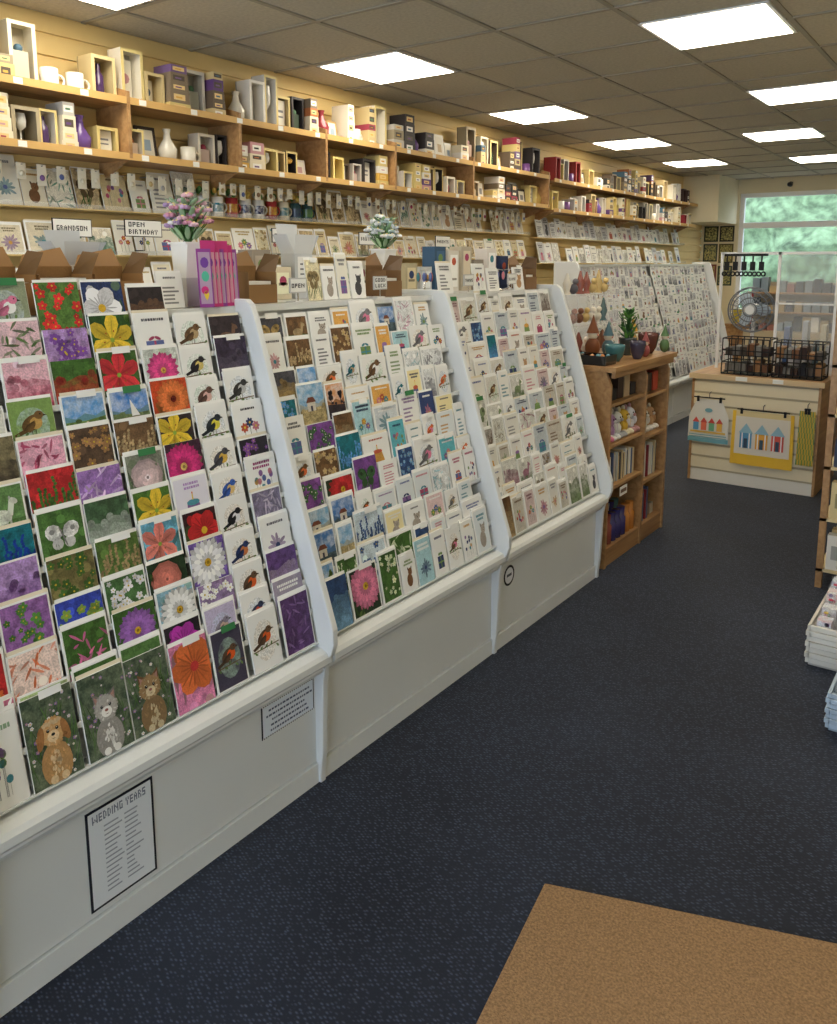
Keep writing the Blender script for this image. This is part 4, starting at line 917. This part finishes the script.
# wicker baskets of cellophane-wrapped gifts
def basket(x0,x1,y0,y1,h,col,items,seed):
    rg=random.Random(seed); root=empty('gift_basket'); m=MB()
    m.box(x0+.01,x1-.01,y0+.01,y1-.01,0,.012,mul(col,.7))
    n=7
    for j in range(n):
        z=.012+h*j/n; o=.004*(j%2)
        for (a,b_,c,d) in ((x0,x0+.012,y0,y1),(x1-.012,x1,y0,y1),(x0+.012,x1-.012,y0,y0+.012),(x0+.012,x1-.012,y1-.012,y1)): m.box(a-o,b_+o,c-o,d+o,z,z+h/n*.92,mul(col,rg.uniform(.85,1.1)))
    m.build('basket',root,bevel=.002); m=MB()
    x=x0+.055
    while x<x1-.05:
        y=y0+.055
        while y<y1-.05:
            r_=.042; hh=h+rg.uniform(.02,.10); c=rg.choice(items)
            m.box(x-.026,x+.026,y-.03,y+.03,.013,hh,c,col2=rg.choice([C(120,90,140),C(90,130,90),C(200,90,110),C(80,110,160)]),busy=.55)
            F=Fr(m,(x-.026,y-.0305,.013),(1,0,0),(0,0,1),(0,-1,0))
            for q in range(4): F.el(rg.uniform(.012,.04),hh*rg.uniform(.6,.9),.008,.008,0,rg.choice([C(120,90,140),C(90,130,80),C(200,90,110),C(60,60,80)]),1)
            m.lathe((x,y,.013),[(r_*.8,0),(r_,hh*.3),(r_*.98,hh*.8),(r_*.5,hh),(.006,hh+.015),(.02,hh+.045)],C(240,244,250),CLEAR,n=8,cap=False)
            m.torus((x,y,hh+.028),.007,.003,rg.choice([C(200,60,90),C(220,190,90),C(130,110,190)]),n=8,k=4)
            y+=.095
        x+=.095
    m.build('wrapped_gifts',root)
basket(-.555,-.10,3.42,4.2,.16,C(222,218,208),[C(235,235,232),C(215,222,232),C(230,225,215),C(205,200,215)],6)
basket(-.40,-.05,2.95,3.38,.13,C(180,198,215),[C(150,180,210),C(225,230,235),C(120,150,190)],7)

# ------------------------------------------------------------------ outside
m=MB(); nx,nz=50,26; vs=[];fs=[]
for j in range(nz+1):
    for i in range(nx+1):
        x=-9+12*i/nx; z=-.2+3.6*j/nz; d=mnoise.noise(Vector((x*1.3,z*1.3,2)))*.6+mnoise.noise(Vector((x*5,z*5,1)))*.2
        vs.append((x,15.2+d+.15*z,z+ (mnoise.noise(Vector((x*2,0,0)))*.5 if j==nz else 0)))
for j in range(nz):
    for i in range(nx): a=j*(nx+1)+i; fs.append((a,a+1,a+nx+2,a+nx+1))
m.add(vs,fs,WHITE,smooth=True); m.build('hedge',mat=M_HEDGE)
slab('ground',-14,12,YB+.11,30,-.3,-.1,plainmat('paving',C(120,118,112),.9,0,0,.1,5))

# ------------------------------------------------------------------ world, lights
wd=bpy.data.worlds.new('World'); bpy.context.scene.world=wd; wd.use_nodes=True
bg=wd.node_tree.nodes['Background']; bg.inputs[0].default_value=(.68,.81,1,1); bg.inputs[1].default_value=4.2
def portal(name,loc,rot,sx,sy):
    l=bpy.data.lights.new(name,'AREA'); l.shape='RECTANGLE'; l.size=sx; l.size_y=sy; l.cycles.is_portal=True
    o=bpy.data.objects.new(name,l); o.location=loc; o.rotation_euler=rot; bpy.context.scene.collection.objects.link(o)
portal('daylight_portal',(-1.3,YF-.16,1.375),(pi/2,0,pi),4.2,2.25)
portal('daylight_portal',((WX0+WX1)/2,YB+.16,(WZ0+WZ1)/2),(pi/2,0,0),WX1-WX0,WZ1-WZ0)

# ------------------------------------------------------------------ camera
cam=bpy.data.cameras.new('Camera'); co=bpy.data.objects.new('Camera',cam); bpy.context.scene.collection.objects.link(co)
V_,W_,f_,y0_=1020,263,820,395
fh=sqrt(f_*f_+(y0_-W_)**2); psi=atan((V_-418)/fh); th=atan((y0_-W_)/f_)
co.location=(0,0,1.6); co.rotation_euler=(pi/2-th,0,psi)
cam.sensor_fit='VERTICAL'; cam.sensor_height=36; cam.lens=f_/1024*36; cam.shift_y=-(512-y0_)/1024; cam.clip_start=.05
bpy.context.scene.camera=co
bpy.context.scene.view_settings.view_transform='Standard'
bpy.context.scene.view_settings.exposure=0.2
